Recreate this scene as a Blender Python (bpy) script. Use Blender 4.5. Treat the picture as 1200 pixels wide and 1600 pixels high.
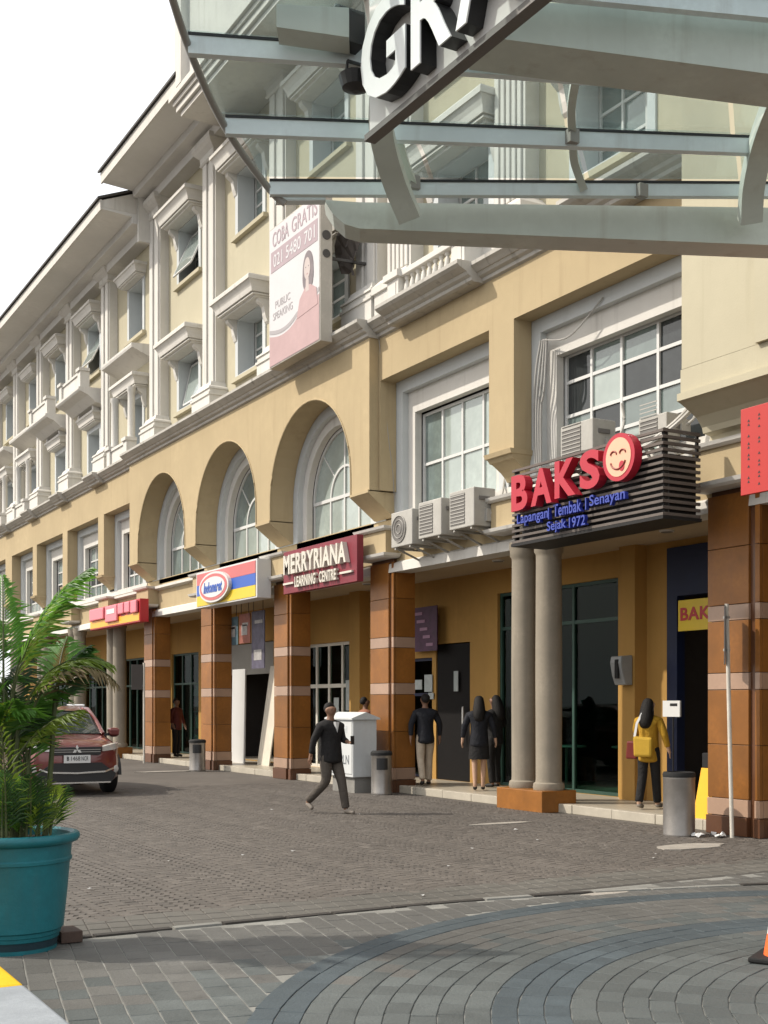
import bpy, bmesh, math, random
from mathutils import Vector, Matrix
random.seed(7)
PI = math.pi
for o in list(bpy.data.objects): bpy.data.objects.remove(o, do_unlink=True)
SC = bpy.context.scene
C = SC.collection

# ------------------------------------------------------------------ camera
F, HY, EYE = 1900.0, 1100.0, 1.65           # focal length and horizon in photo pixels (1200 x 1600)
TH = math.atan(1092 / F); CT, ST = math.cos(TH), math.sin(TH)
cam = bpy.data.objects.new('camera', bpy.data.cameras.new('camera')); C.objects.link(cam)
cam.location = (0, 0, EYE); cam.rotation_euler = (PI / 2, 0, -TH)
cam.data.sensor_fit = 'VERTICAL'; cam.data.sensor_height = 36; cam.data.sensor_width = 27
cam.data.lens = F / 1600 * 36; cam.data.shift_y = (HY - 800) / 1600
cam.data.clip_start = .05; cam.data.clip_end = 2000
SC.camera = cam
SC.render.resolution_x, SC.render.resolution_y = 768, 1024
# ------------------------------------------------------------------ sky, sun, exposure
EL, AZ = math.radians(42), math.radians(33)
tosun = Vector((-math.cos(AZ) * math.cos(EL), math.sin(AZ) * math.cos(EL), math.sin(EL)))
w = bpy.data.worlds.new('World'); SC.world = w; w.use_nodes = True
nt = w.node_tree; nt.nodes.clear()
sky = nt.nodes.new('ShaderNodeTexSky'); sky.sky_type = 'NISHITA'; sky.sun_disc = False
sky.sun_elevation = EL; sky.sun_rotation = math.atan2(tosun.x, tosun.y)
sky.air_density = 1.4; sky.dust_density = 6; sky.ozone_density = 1.0
hz = nt.nodes.new('ShaderNodeMix'); hz.data_type = 'RGBA'; hz.inputs[0].default_value = .62
hz.inputs[7].default_value = (15.2, 15.4, 15.6, 1)            # bright even overcast veil
bg = nt.nodes.new('ShaderNodeBackground'); bg.inputs[1].default_value = .085
wo = nt.nodes.new('ShaderNodeOutputWorld')
nt.links.new(sky.outputs[0], hz.inputs[6]); nt.links.new(hz.outputs[2], bg.inputs[0]); nt.links.new(bg.outputs[0], wo.inputs[0])
sl = bpy.data.lights.new('sun', 'SUN'); sl.energy = 2.9; sl.angle = math.radians(.9); sl.color = (1, .93, .82)
so = bpy.data.objects.new('sun', sl); C.objects.link(so); so.rotation_euler = tosun.to_track_quat('Z', 'Y').to_euler()
so.location = tosun * 60
SC.view_settings.view_transform = 'Standard'; SC.view_settings.look = 'None'
SC.view_settings.gamma = 1; SC.view_settings.exposure = .55
try:
    SC.cycles.use_denoising = True; SC.cycles.max_bounces = 8; SC.cycles.transparent_max_bounces = 16
    SC.cycles.caustics_reflective = False; SC.cycles.caustics_refractive = False
except Exception: pass

# ------------------------------------------------------------------ lettering (flat outlines turned to meshes once)
def font_data(s, bold=0.0, shear=0.0):
    cu = bpy.data.curves.new('t', 'FONT'); cu.body = s; cu.size = 1; cu.extrude = .5; cu.offset = bold; cu.shear = shear
    cu.resolution_u = 4; cu.space_character = 1.0 + bold * 3
    o = bpy.data.objects.new('t', cu); C.objects.link(o)
    dg = bpy.context.evaluated_depsgraph_get(); dg.update()
    me = bpy.data.meshes.new_from_object(o.evaluated_get(dg))
    v = [tuple(p.co) for p in me.vertices]; f = [tuple(p.vertices) for p in me.polygons]
    bpy.data.objects.remove(o); bpy.data.curves.remove(cu); bpy.data.meshes.remove(me)
    x0, x1 = min(p[0] for p in v), max(p[0] for p in v); y0, y1 = min(p[1] for p in v), max(p[1] for p in v)
    return [((p[0] - x0) / (x1 - x0) - .5, (p[1] - y0) / (y1 - y0) - .5, p[2]) for p in v], f
FONT = {}
for s, b, sh in (('B', .035, 0), ('A', .035, 0), ('K', .035, 0), ('S', .035, 0), ('G', .02, 0), ('R', .02, 0), ('A_', .02, 0),
              ('Lapangan', .012, 0), ('|', .0, 0), ('Tembak', .012, 0), ('Senayan', .012, 0), ('Sejak', .012, 0), ('1972', .012, 0),
              ('MERRYRIANA', .03, 0), ('LEARNING', .02, 0), ('CENTRE', .02, 0), ('Indomaret', .03, .3), ('COBA', .01, 0), ('GRATIS', .01, 0),
              ('021', .01, 0), ('5480', .01, 0), ('701', .01, 0), ('PUBLIC', 0, 0), ('SPEAKING', 0, 0), ('BAKSO', .03, 0), ('PLN', .01, 0), ('1468', .0, 0), ('NCR', .0, 0)):
    FONT[s] = font_data(s.replace('_', ''), b, sh)

# ------------------------------------------------------------------ materials
MATS = {}
def M(name, col, rough=.75, var=.18, scale=1.2, bump=.15, bscale=60, spec=.3, metal=0, streak=0, objvar=0, coat=0, dirt=None, stain=0):
    if name in MATS: return MATS[name]
    m = bpy.data.materials.new(name); m.use_nodes = True; MATS[name] = m
    n, l = m.node_tree.nodes, m.node_tree.links
    p = n['Principled BSDF']; p.inputs['Roughness'].default_value = rough; p.inputs['Metallic'].default_value = metal
    p.inputs['Specular IOR Level'].default_value = spec
    if coat: p.inputs['Coat Weight'].default_value = coat; p.inputs['Coat Roughness'].default_value = .06
    g = n.new('ShaderNodeNewGeometry'); src = g.outputs['Position']
    def mixc(fac, a, b, mode='MIX'):
        x = n.new('ShaderNodeMix'); x.data_type = 'RGBA'; x.blend_type = mode
        if isinstance(fac, (int, float)): x.inputs[0].default_value = fac
        else: l.new(fac, x.inputs[0])
        for i, q in ((6, a), (7, b)):
            if isinstance(q, tuple): x.inputs[i].default_value = (*q, 1) if len(q) == 3 else q
            else: l.new(q, x.inputs[i])
        return x.outputs[2]
    def noise(sc, det=4, vec=None, rg=.6):
        t = n.new('ShaderNodeTexNoise'); t.inputs['Scale'].default_value = sc; t.inputs['Detail'].default_value = det
        t.inputs['Roughness'].default_value = rg
        l.new(vec or src, t.inputs['Vector']); return t.outputs['Fac']
    def ramp(fac, a, b):
        r = n.new('ShaderNodeMapRange'); r.inputs[1].default_value = a; r.inputs[2].default_value = b
        l.new(fac, r.inputs[0]); return r.outputs[0]
    dark = tuple(c * (1 - var) for c in col); lite = tuple(min(1, c * (1 + var * .6)) for c in col)
    out = mixc(ramp(noise(scale), .3, .7), dark, lite)
    if var: out = mixc(ramp(noise(scale * 9, 6), .35, .75), out, tuple(c * (1 - var * .55) for c in col))
    if streak:
        mp = n.new('ShaderNodeMapping'); mp.inputs['Scale'].default_value = (3.2, 3.2, .22); l.new(src, mp.inputs[0])
        s1 = ramp(noise(1.6, 5, mp.outputs[0]), .56, .78)
        mm = n.new('ShaderNodeMath'); mm.operation = 'MULTIPLY'; mm.inputs[1].default_value = streak; l.new(s1, mm.inputs[0])
        out = mixc(mm.outputs[0], out, dirt or tuple(c * .42 for c in col))
    if stain:
        s2 = ramp(noise(.9, 6, None, .7), .55, .68); s3 = n.new('ShaderNodeMath'); s3.operation = 'MULTIPLY'; s3.inputs[1].default_value = stain; l.new(s2, s3.inputs[0]); out = mixc(s3.outputs[0], out, tuple(c * .45 for c in col))
        s4 = ramp(noise(4.5, 3, None, .5), .66, .74); s5 = n.new('ShaderNodeMath'); s5.operation = 'MULTIPLY'; s5.inputs[1].default_value = stain; l.new(s4, s5.inputs[0]); out = mixc(s5.outputs[0], out, tuple(c * .5 for c in col))
    if objvar:
        oi = n.new('ShaderNodeObjectInfo'); hs = n.new('ShaderNodeHueSaturation')
        r = ramp(oi.outputs['Random'], 0, 1)
        q = n.new('ShaderNodeMapRange'); q.inputs[3].default_value = 1 - objvar; q.inputs[4].default_value = 1 + objvar
        l.new(oi.outputs['Random'], q.inputs[0]); l.new(q.outputs[0], hs.inputs['Value']); l.new(out, hs.inputs['Color']); out = hs.outputs[0]
    l.new(out, p.inputs['Base Color'])
    if bump:
        b = n.new('ShaderNodeBump'); b.inputs['Strength'].default_value = bump; b.inputs['Distance'].default_value = .02
        l.new(noise(bscale, 5), b.inputs['Height']); l.new(b.outputs[0], p.inputs['Normal'])
    return m
def plain(name, col, rough=.5, metal=0, spec=.5, coat=0, emit=0):
    if name in MATS: return MATS[name]
    return M(name, col, rough, .06, 3, 0, 10, spec, metal, 0, 0, coat)
def glass_thin(name, tint, refl=1.0, rough=.02, opac=0.0):
    if name in MATS: return MATS[name]
    m = bpy.data.materials.new(name); m.use_nodes = True; MATS[name] = m
    n, l = m.node_tree.nodes, m.node_tree.links; n.clear()
    o = n.new('ShaderNodeOutputMaterial'); tr = n.new('ShaderNodeBsdfTransparent'); tr.inputs[0].default_value = (*tint, 1)
    gl = n.new('ShaderNodeBsdfGlossy'); gl.inputs['Roughness'].default_value = rough; gl.inputs[0].default_value = (refl, refl, refl, 1)
    lw = n.new('ShaderNodeLayerWeight'); lw.inputs[0].default_value = .5
    pw5 = n.new('ShaderNodeMath'); pw5.operation = 'POWER'; pw5.inputs[1].default_value = 5; l.new(lw.outputs['Facing'], pw5.inputs[0])
    fr = n.new('ShaderNodeMath'); fr.operation = 'MULTIPLY_ADD'; fr.inputs[1].default_value = .95; fr.inputs[2].default_value = .05; l.new(pw5.outputs[0], fr.inputs[0])
    mx = n.new('ShaderNodeMixShader'); l.new(fr.outputs[0], mx.inputs[0]); l.new(tr.outputs[0], mx.inputs[1]); l.new(gl.outputs[0], mx.inputs[2])
    last = mx.outputs[0]
    if opac:                                   # uneven pale bluish film mixed over the sheet
        df = n.new('ShaderNodeBsdfDiffuse'); df.inputs[0].default_value = (.72, .80, .81, 1)
        nz = n.new('ShaderNodeTexNoise'); nz.inputs['Scale'].default_value = 1.4; nz.inputs['Detail'].default_value = 5
        g = n.new('ShaderNodeNewGeometry'); l.new(g.outputs['Position'], nz.inputs['Vector'])
        mr = n.new('ShaderNodeMapRange'); mr.inputs[1].default_value = .3; mr.inputs[2].default_value = .7; mr.inputs[3].default_value = opac * .5; mr.inputs[4].default_value = opac * 1.5
        l.new(nz.outputs['Fac'], mr.inputs[0])
        m2 = n.new('ShaderNodeMixShader'); l.new(mr.outputs[0], m2.inputs[0]); l.new(last, m2.inputs[1]); l.new(df.outputs[0], m2.inputs[2]); last = m2.outputs[0]
    l.new(last, o.inputs[0]); return m

cream = M('cream_render', (.435, .345, .21), .85, .13, .5, .12, 40, .2, streak=.38, dirt=(.27, .20, .115))
cream_hi = M('pale_yellow_render', (.455, .415, .305), .85, .1, .5, .1, 40, .2, streak=.3, dirt=(.29, .25, .17))
trim = M('white_stone_trim', (.61, .59, .55), .8, .1, .8, .12, 50, .25, streak=.45, dirt=(.30, .28, .25))
trim_dirty = M('weathered_cornice', (.46, .44, .40), .85, .2, 1.5, .2, 60, .2, streak=.8, dirt=(.13, .12, .105))
surround = M('grey_window_surround', (.52, .545, .55), .75, .08, .8, .08, 50, .3, streak=.2)
soffit_m = M('grey_soffit', (.66, .65, .625), .85, .12, .6, .1, 40, .2)
roof_m = M('dark_roof_edge', (.09, .085, .08), .8, .3, 2)
tile_m = M('red_roof_tile', (.28, .11, .075), .85, .3, 3, .3, 30)
granite = M('orange_granite', (.25, .098, .019), .42, .32, 2.0, .03, 120, .35, streak=.4, objvar=.16, dirt=(.16, .07, .03))
granite_l = M('pink_granite_band', (.36, .235, .165), .32, .15, 3, .03, 120, .5, objvar=.1)
granite_d = M('dark_brown_granite', (.11, .045, .02), .35, .25, 3, .03, 120, .5, objvar=.12)
concrete_col = M('beige_concrete_column', (.26, .225, .175), .7, .2, 2, .1, 60, .3, streak=.5)
arc_wall = M('ochre_arcade_wall', (.42, .24, .068), .8, .12, .8, .08, 50, .25, streak=.2)
arc_ceil = M('arcade_ceiling', (.42, .33, .22), .85, .12, .8, .08)
floor_m = M('pale_floor_tile', (.42, .37, .29), .35, .14, 3, .03, 60, .5)
white_metal = plain('white_painted_metal', (.58, .58, .57), .4)
frame_w = M('white_window_frame', (.60, .60, .585), .5, .08, 2, .02)
pane_pale = M('pane_with_pale_blind', (.34, .395, .37), .05, .3, .9, 0, 1, .8, coat=.5)
pane_mid = M('pane_grey_green', (.17, .215, .205), .04, .45, 1.1, 0, 1, .8, coat=.5)
pane_dark = M('pane_dark', (.035, .04, .042), .04, .4, 1.2, 0, 1, .6)
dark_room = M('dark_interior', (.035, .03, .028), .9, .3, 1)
black = plain('black_paint', (.012, .012, .013), .45)
blackmatte = M('black_rubber', (.018, .018, .018), .8, .2, 8)
steel = M('brushed_bin_steel', (.30, .28, .26), .38, .2, 6, .05, 200, .5, metal=.75)
red = plain('red_sign_plastic', (.42, .014, .022), .4)
crimson = plain('letter_red', (.43, .014, .034), .35)
blue = plain('sign_blue', (.02, .09, .42), .4)
bluedk = plain('letter_blue', (.02, .035, .30), .35)
yellow = plain('sign_yellow', (.66, .47, .015), .4)
white = plain('white_print', (.62, .62, .61), .5)
salmon = plain('faded_red_print', (.52, .13, .13), .5)
maroon = M('maroon_sign', (.20, .028, .042), .5, .15, 2, .02)

# ------------------------------------------------------------------ mesh helpers
W = {}                                       # world position of every parent made so far
def tag(o, label=None, cat=None, group=None, kind=None):
    if label: o['label'] = label
    if cat: o['category'] = cat
    if group: o['group'] = group
    if kind: o['kind'] = kind
    return o
def thing(name, label, cat, loc=(0, 0, 0), rotz=0, group=None):
    o = bpy.data.objects.new(name, None); C.objects.link(o); o.empty_display_size = .2
    o.location = loc; o.rotation_euler = (0, 0, rotz); W[o] = Vector(loc) if rotz == 0 else Vector((0, 0, 0))
    return tag(o, label, cat, group)
class MB:
    def __init__(s): s.v = []; s.f = []; s.m = []
    def add(s, vs, fs, mi=0):
        b = len(s.v); s.v += [tuple(p) for p in vs]; s.f += [tuple(i + b for i in q) for q in fs]; s.m += [mi] * len(fs); return s
    def box(s, x0, x1, y0, y1, z0, z1, mi=0):
        x0, x1 = min(x0, x1), max(x0, x1); y0, y1 = min(y0, y1), max(y0, y1); z0, z1 = min(z0, z1), max(z0, z1)
        return s.add([(x0, y0, z0), (x1, y0, z0), (x1, y1, z0), (x0, y1, z0), (x0, y0, z1), (x1, y0, z1), (x1, y1, z1), (x0, y1, z1)],
                     [(0, 3, 2, 1), (4, 5, 6, 7), (0, 1, 5, 4), (1, 2, 6, 5), (2, 3, 7, 6), (3, 0, 4, 7)], mi)
    def prism(s, poly, axis, a0, a1, mi=0):
        """poly of 2D points extruded along an axis: 'y' -> (x,z), 'x' -> (y,z), 'z' -> (x,y)"""
        n = len(poly)
        def P(p, a): return (p[0], a, p[1]) if axis == 'y' else (a, p[0], p[1]) if axis == 'x' else (p[0], p[1], a)
        vs = [P(p, a0) for p in poly] + [P(p, a1) for p in poly]
        fs = [tuple(range(n)), tuple(range(2 * n - 1, n - 1, -1))] + [(i, i + n, (i + 1) % n + n, (i + 1) % n) for i in range(n)]
        return s.add(vs, fs, mi)
    def stack(s, levels, yc, xback, mi=0):
        """moulded block against a wall: levels of (z, x_front, half_width along y)"""
        vs = []
        for z, xf, hw in levels: vs += [(xf, yc - hw, z), (xf, yc + hw, z), (xback, yc + hw, z), (xback, yc - hw, z)]
        fs = [(0, 1, 2, 3)]; n = len(levels)
        for i in range(n - 1):
            for k in range(4): fs.append((4 * i + k, 4 * i + (k + 1) % 4, 4 * i + 4 + (k + 1) % 4, 4 * i + 4 + k))
        fs.append((4 * n - 1, 4 * n - 2, 4 * n - 3, 4 * n - 4))
        return s.add(vs, fs, mi)
    def lathe(s, prof, cx, cy, seg=24, mi=0):
        vs = []
        for r, z in prof: vs += [(cx + r * math.cos(2 * PI * i / seg), cy + r * math.sin(2 * PI * i / seg), z) for i in range(seg)]
        fs = []
        for j in range(len(prof) - 1):
            for i in range(seg): fs.append((j * seg + i, j * seg + (i + 1) % seg, (j + 1) * seg + (i + 1) % seg, (j + 1) * seg + i))
        fs.append(tuple(range(seg - 1, -1, -1))); k = (len(prof) - 1) * seg; fs.append(tuple(range(k, k + seg)))
        return s.add(vs, fs, mi)
    def tube(s, pts, r, seg=8, mi=0):
        pts = [Vector(p) for p in pts]; n = len(pts); rs = r if isinstance(r, (list, tuple)) else [r] * n
        vs = []; up = Vector((0, 0, 1))
        for i, p in enumerate(pts):
            d = (pts[min(i + 1, n - 1)] - pts[max(i - 1, 0)]).normalized()
            a = d.cross(up if abs(d.z) < .95 else Vector((1, 0, 0))).normalized(); b = d.cross(a)
            vs += [p + (a * math.cos(2 * PI * k / seg) + b * math.sin(2 * PI * k / seg)) * rs[i] for k in range(seg)]
        fs = [(i * seg + k, i * seg + (k + 1) % seg, (i + 1) * seg + (k + 1) % seg, (i + 1) * seg + k) for i in range(n - 1) for k in range(seg)]
        fs += [tuple(range(seg - 1, -1, -1)), tuple(range((n - 1) * seg, n * seg))]
        return s.add(vs, fs, mi)
    def bar(s, p, q, wd, ht, mi=0, up=(0, 0, 1)):
        """box-section bar from p to q"""
        p, q = Vector(p), Vector(q); d = (q - p).normalized(); a = d.cross(Vector(up)).normalized() * wd / 2; b = a.cross(d).normalized() * ht / 2
        vs = [p - a - b, p + a - b, p + a + b, p - a + b, q - a - b, q + a - b, q + a + b, q - a + b]
        return s.add(vs, [(0, 1, 2, 3), (7, 6, 5, 4), (0, 4, 5, 1), (1, 5, 6, 2), (2, 6, 7, 3), (3, 7, 4, 0)], mi)
    def path(s, pts, wd, ht, mi=0, up=(0, 0, 1)):
        """mitred box-section bar along points"""
        pts = [Vector(p) for p in pts]; n = len(pts); vs = []
        for i, p in enumerate(pts):
            d = (pts[min(i + 1, n - 1)] - pts[max(i - 1, 0)]).normalized(); a = d.cross(Vector(up)).normalized() * wd / 2; b = a.cross(d).normalized() * ht / 2
            vs += [p - a - b, p + a - b, p + a + b, p - a + b]
        fs = [(3, 2, 1, 0), tuple(range(4 * n - 4, 4 * n))]
        for i in range(n - 1):
            for k in range(4): fs.append((4 * i + k, 4 * i + (k + 1) % 4, 4 * i + 4 + (k + 1) % 4, 4 * i + 4 + k))
        return s.add(vs, fs, mi)
    def grid(s, X0, X1, t0, t1, z0, z1, holes=(), mi=0, mr=0):
        """wall facing -X with rectangular openings (t0,t1,z0,z1) and their reveals"""
        ts = sorted({t0, t1, *[min(max(h[i], t0), t1) for h in holes for i in (0, 1)]}); zs = sorted({z0, z1, *[min(max(h[i], z0), z1) for h in holes for i in (2, 3)]})
        for a, b in zip(ts, ts[1:]):
            for c, d in zip(zs, zs[1:]):
                m_, n_ = (a + b) / 2, (c + d) / 2
                if any(h[0] < m_ < h[1] and h[2] < n_ < h[3] for h in holes): continue
                s.add([(X0, a, c), (X0, b, c), (X0, b, d), (X0, a, d)], [(0, 3, 2, 1)], mi)
                s.add([(X1, a, c), (X1, b, c), (X1, b, d), (X1, a, d)], [(0, 1, 2, 3)], mi)
        for h in list(holes) + [(t0, t1, z0, z1)]:
            a, b, c, d = h; k = [(a, c), (b, c), (b, d), (a, d)]; outer = h == (t0, t1, z0, z1)
            for (p, q), (r, u) in zip(k, k[1:] + k[:1]):
                if not outer and q == u and (q <= z0 or q >= z1): continue          # opening runs through the panel's edge
                if not outer: q, u = max(q, z0), max(u, z0)
                segs = [(p, q, r, u)]
                if outer and q == u:
                    lo, hi = min(p, r), max(p, r); cuts = sorted((max(g[0], lo), min(g[1], hi)) for g in holes if g[2] <= q <= g[3]); segs = []; x = lo
                    for g0, g1 in cuts:
                        if g0 > x: segs.append((x, q, g0, u))
                        x = max(x, g1)
                    if x < hi: segs.append((x, q, hi, u))
                for p_, q_, r_, u_ in segs: s.add([(X0, p_, q_), (X0, r_, u_), (X1, r_, u_), (X1, p_, q_)], [(0, 1, 2, 3)], mr)
        return s
    def arch(s, X0, X1, t0, t1, zb, z1, tc, r, zs, z0=None, seg=28, mi=0, mr=0):
        """wall panel t0..t1, zb..z1 facing -X with an arched opening (centre tc, radius r, spring zs) open at the bottom"""
        pts = [(tc - r, zb)] + [(tc - r * math.cos(PI * i / seg), zs + r * math.sin(PI * i / seg)) for i in range(seg + 1)] + [(tc + r, zb)]
        top = [(t0, zb)] + [(t0 + (t1 - t0) * i / seg, z1) for i in range(seg + 1)] + [(t1, zb)]
        n = len(pts)
        for X, fl in ((X0, 0), (X1, 1)):
            vs = [(X, *p) for p in pts] + [(X, *p) for p in top]
            s.add(vs, [(i, i + 1, n + i + 1, n + i) if not fl else (n + i, n + i + 1, i + 1, i) for i in range(n - 1)], mi)
        vs = [(X0, *p) for p in pts] + [(X1, *p) for p in pts]
        s.add(vs, [(i, n + i, n + i + 1, i + 1) for i in range(n - 1)], mr)
        for a, b in ((t0, tc - r), (tc + r, t1)): s.add([(X0, a, zb), (X0, b, zb), (X1, b, zb), (X1, a, zb)], [(0, 1, 2, 3)], mi)
        return s
    def text(s, key, cen, ex, ey, wd, ht, dep=.01, mi=0, side=None):
        """lettering key centred at cen, reading along ex with ey up, standing out by dep"""
        v, f = FONT[key]; ex, ey, cen = Vector(ex), Vector(ey), Vector(cen); n = ex.cross(ey); b = len(s.v)
        s.v += [tuple(cen + ex * (p[0] * wd) + ey * (p[1] * ht) + n * ((p[2] + .5) * dep)) for p in v]
        for q in f:
            s.f.append(tuple(i + b for i in q)); flat = all(v[i][2] > .4 for i in q)
            s.m.append(mi if (flat or side is None) else side)
        return s
    def xf(s, mat):
        s.v = [tuple(mat @ Vector(p)) for p in s.v]; return s
    def build(s, name, mat, parent=None, smooth=False, bevel=0, recalc=True):
        xs, ys, zs = zip(*s.v); c = Vector(((min(xs) + max(xs)) / 2, (min(ys) + max(ys)) / 2, min(zs)))
        me = bpy.data.meshes.new(name); me.from_pydata([(p[0] - c.x, p[1] - c.y, p[2] - c.z) for p in s.v], [], s.f)
        for m in (mat if isinstance(mat, (list, tuple)) else [mat]): me.materials.append(m)
        me.polygons.foreach_set('material_index', s.m)
        if recalc:
            bm = bmesh.new(); bm.from_mesh(me); bmesh.ops.remove_doubles(bm, verts=bm.verts, dist=1e-5); bmesh.ops.recalc_face_normals(bm, faces=bm.faces); bm.to_mesh(me); bm.free()
        if smooth: me.polygons.foreach_set('use_smooth', [True] * len(me.polygons))
        me.update()
        o = bpy.data.objects.new(name, me); C.objects.link(o)
        if parent: o.parent = parent; o.location = c - W[parent]
        else: o.location = c
        W[o] = c
        if bevel:
            b = o.modifiers.new('bevel', 'BEVEL'); b.width = bevel; b.segments = 2; b.limit_method = 'ANGLE'
        if smooth:
            try:
                e = o.modifiers.new('edges', 'EDGE_SPLIT'); e.split_angle = math.radians(40)
            except Exception: pass
        return o
def clone(o, loc, parent=None, name=None):
    c = o.copy(); C.objects.link(c); c.parent = parent; c.location = Vector(loc) - (W[parent] if parent else Vector((0, 0, 0)))
    for k in list(c.keys()):
        if k in ('label', 'category', 'group', 'kind'): del c[k]
    W[c] = Vector(loc); return c
def clone_tree(root, loc, rotz=0, label=None):
    r = root.copy(); C.objects.link(r); r.location = loc; r.rotation_euler = (0, 0, rotz)
    if label: r['label'] = label
    for ch in list(root.children):
        c = ch.copy(); C.objects.link(c); c.parent = r
        for g in list(ch.children):
            d = g.copy(); C.objects.link(d); d.parent = c
    return r
def U(px, py, Z):                            # a point of the place from a bearing and its depth
    a = (px - 600) / F * Z; return Vector((a * CT + Z * ST, -a * ST + Z * CT, EYE + (HY - py) / F * Z))
EY_, EZ_ = Vector((0, -1, 0)), Vector((0, 0, 1))     # reading direction and up for lettering on the facade

# ================================================================== SETTING
g = MB(); g.add([(-400, -200, 0), (500, -200, 0), (500, 700, 0), (-400, 700, 0)], [(0, 1, 2, 3)])
ground_m = M('worn_grey_brown_paving', (.115, .102, .089), .8, .35, .3, .4, 14, .3, stain=.5)
tag(g.build('ground', ground_m), kind='structure')

# --- laid pavers nearest the camera
pav_m = M('blue_grey_paver', (.093, .103, .100), .7, .34, .5, .35, 45, .35, objvar=.16, stain=.5)
pav_w = M('warm_grey_paver', (.116, .113, .104), .7, .34, .5, .35, 45, .35, objvar=.16, stain=.5)
pav_d = M('dark_blue_grey_paver', (.062, .078, .086), .7, .3, 1.1, .3, 50, .35, objvar=.14)
pav_b = M('brown_grey_paver', (.117, .103, .090), .75, .35, .45, .15, 40, .3, stain=.55)
joint_m = M('pale_joint_sand', (.24, .235, .215), .95, .35, 2.5, .3, 80, .2)
bed = MB(); bed.add([(.4, 3.2, .0115), (9.6, 3.2, .0115), (9.6, 8.40, .0115), (.4, 8.40, .0115)], [(0, 1, 2, 3)])
bed = tag(bed.build('paving', joint_m), kind='structure')
def paver_mesh(wd, ln, h, bev, mat, name):
    mb = MB(); a, b = wd / 2, ln / 2; i, j = a - bev, b - bev
    mb.add([(-a, -b, 0), (a, -b, 0), (a, b, 0), (-a, b, 0), (-a, -b, h - bev), (a, -b, h - bev), (a, b, h - bev), (-a, b, h - bev), (-i, -j, h), (i, -j, h), (i, j, h), (-i, j, h)],
           [(0, 1, 5, 4), (1, 2, 6, 5), (2, 3, 7, 6), (3, 0, 4, 7), (4, 5, 9, 8), (5, 6, 10, 9), (6, 7, 11, 10), (7, 4, 8, 11), (8, 9, 10, 11)])
    me = bpy.data.meshes.new(name); me.from_pydata(mb.v, [], mb.f); me.materials.append(mat); return me
ACX, ACY = 6.4, 3.35
spots = []                                   # (x, y, angle, kind)
r = .6
while r < 4.62:
    nn = int(2 * PI * r / .225); off = random.random()
    for i in range(nn):
        a = 2 * PI * (i + off) / nn; x, y = ACX + r * math.cos(a), ACY + r * math.sin(a)
        if 3.3 < y < 8.36 and .5 < x < 9.5: spots.append((x, y, a, 'd' if abs(r - 3.16) < .2 or r > 4.3 else 'a'))
    r += .140
rot = math.radians(11)
for i in range(-10, 60):
    for j in range(-12, 34):
        u, v = i * .158, j * .232 + (i % 2) * .05
        x, y = 1.0 + u * .981 + v * .195, 3.9 - u * .195 + v * .981
        if math.hypot(x - ACX, y - ACY) > 4.59 and 3.3 < y < 8.30 and .5 < x < 9.5: spots.append((x, y, -rot, 's'))
meshes = {'a': paver_mesh(.1335, .221, .016, .003, pav_m, 'paver'), 'd': paver_mesh(.1335, .221, .016, .003, pav_d, 'paver_dark'), 'w': paver_mesh(.1335, .221, .016, .003, pav_w, 'paver_warm'), 'v': paver_mesh(.1500, .2285, .0130, .003, pav_w, 'paver_slab_warm'), 's': paver_mesh(.1500, .2285, .0130, .003, pav_m, 'paver_slab')}
spots = [(x, y, a, {'a': 'w', 's': 'v'}.get(k, k) if y + random.uniform(-.7, .7) > 6.75 else k) for x, y, a, k in spots]      # warmer batch of stone towards the drain
def seen(x, y):
    Z = x * ST + y * CT; a = x * CT - y * ST
    if Z < .5: return None
    px, py = 600 + F * a / Z, HY + F * EYE / Z
    return (1 / Z) if -30 < px < 1230 and py < 1640 else None
vis = sorted([s for s in spots if seen(s[0], s[1])], key=lambda s: -seen(s[0], s[1])); vset = set(vis[:300])
rest = MB()
for s in spots:
    x, y, a, kd = s; dz = random.uniform(-.0015, .0015); da = random.gauss(0, .012)
    if s in vset:
        o = bpy.data.objects.new('paver', meshes[kd]); C.objects.link(o); o.parent = bed
        o.location = Vector((x, y, .003 + dz)) - W[bed]; o.rotation_euler = (random.gauss(0, .004), random.gauss(0, .004), a + da)
    else:
        me = meshes[kd]; R = Matrix.Translation((x, y, .003 + dz)) @ Matrix.Rotation(a + da, 4, 'Z')
        rest.add([R @ v.co for v in me.vertices], [tuple(p.vertices) for p in me.polygons], {'d': 1, 'w': 2, 'v': 2}.get(kd, 0))
o = rest.build('paver_field', [pav_m, pav_d, pav_w], bed, recalc=False); o['kind'] = 'stuff'

# --- fan-laid setts further out, joined: too many to count
bed2 = MB(); bed2.add([(.5, 8.46, .002), (11.35, 8.46, .002), (11.35, 23.1, .002), (.5, 23.1, .002)], [(0, 1, 2, 3)]); tag(bed2.build('road', M('dark_joint_bed', (.092, .082, .073), .9, .3, 1, .2, 40, .2)), kind='structure')
setts = MB()
def sett(x, y, a, sx, sy, mi):
    h = .0055 + random.uniform(-.0012, .0012); ca, sa = math.cos(a), math.sin(a); i = .93
    P = lambda u, v, z: (x + u * ca - v * sa, y + u * sa + v * ca, z)
    sx /= 2; sy /= 2
    h += .003; setts.add([P(-sx, -sy, .0), P(sx, -sy, .0), P(sx, sy, .0), P(-sx, sy, .0), P(-sx * i, -sy * i, h), P(sx * i, -sy * i, h), P(sx * i, sy * i, h), P(-sx * i, sy * i, h)],
              [(4, 5, 6, 7), (0, 1, 5, 4), (1, 2, 6, 5), (2, 3, 7, 6), (3, 0, 4, 7)], mi)
FW = .95; RR = .62
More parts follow.
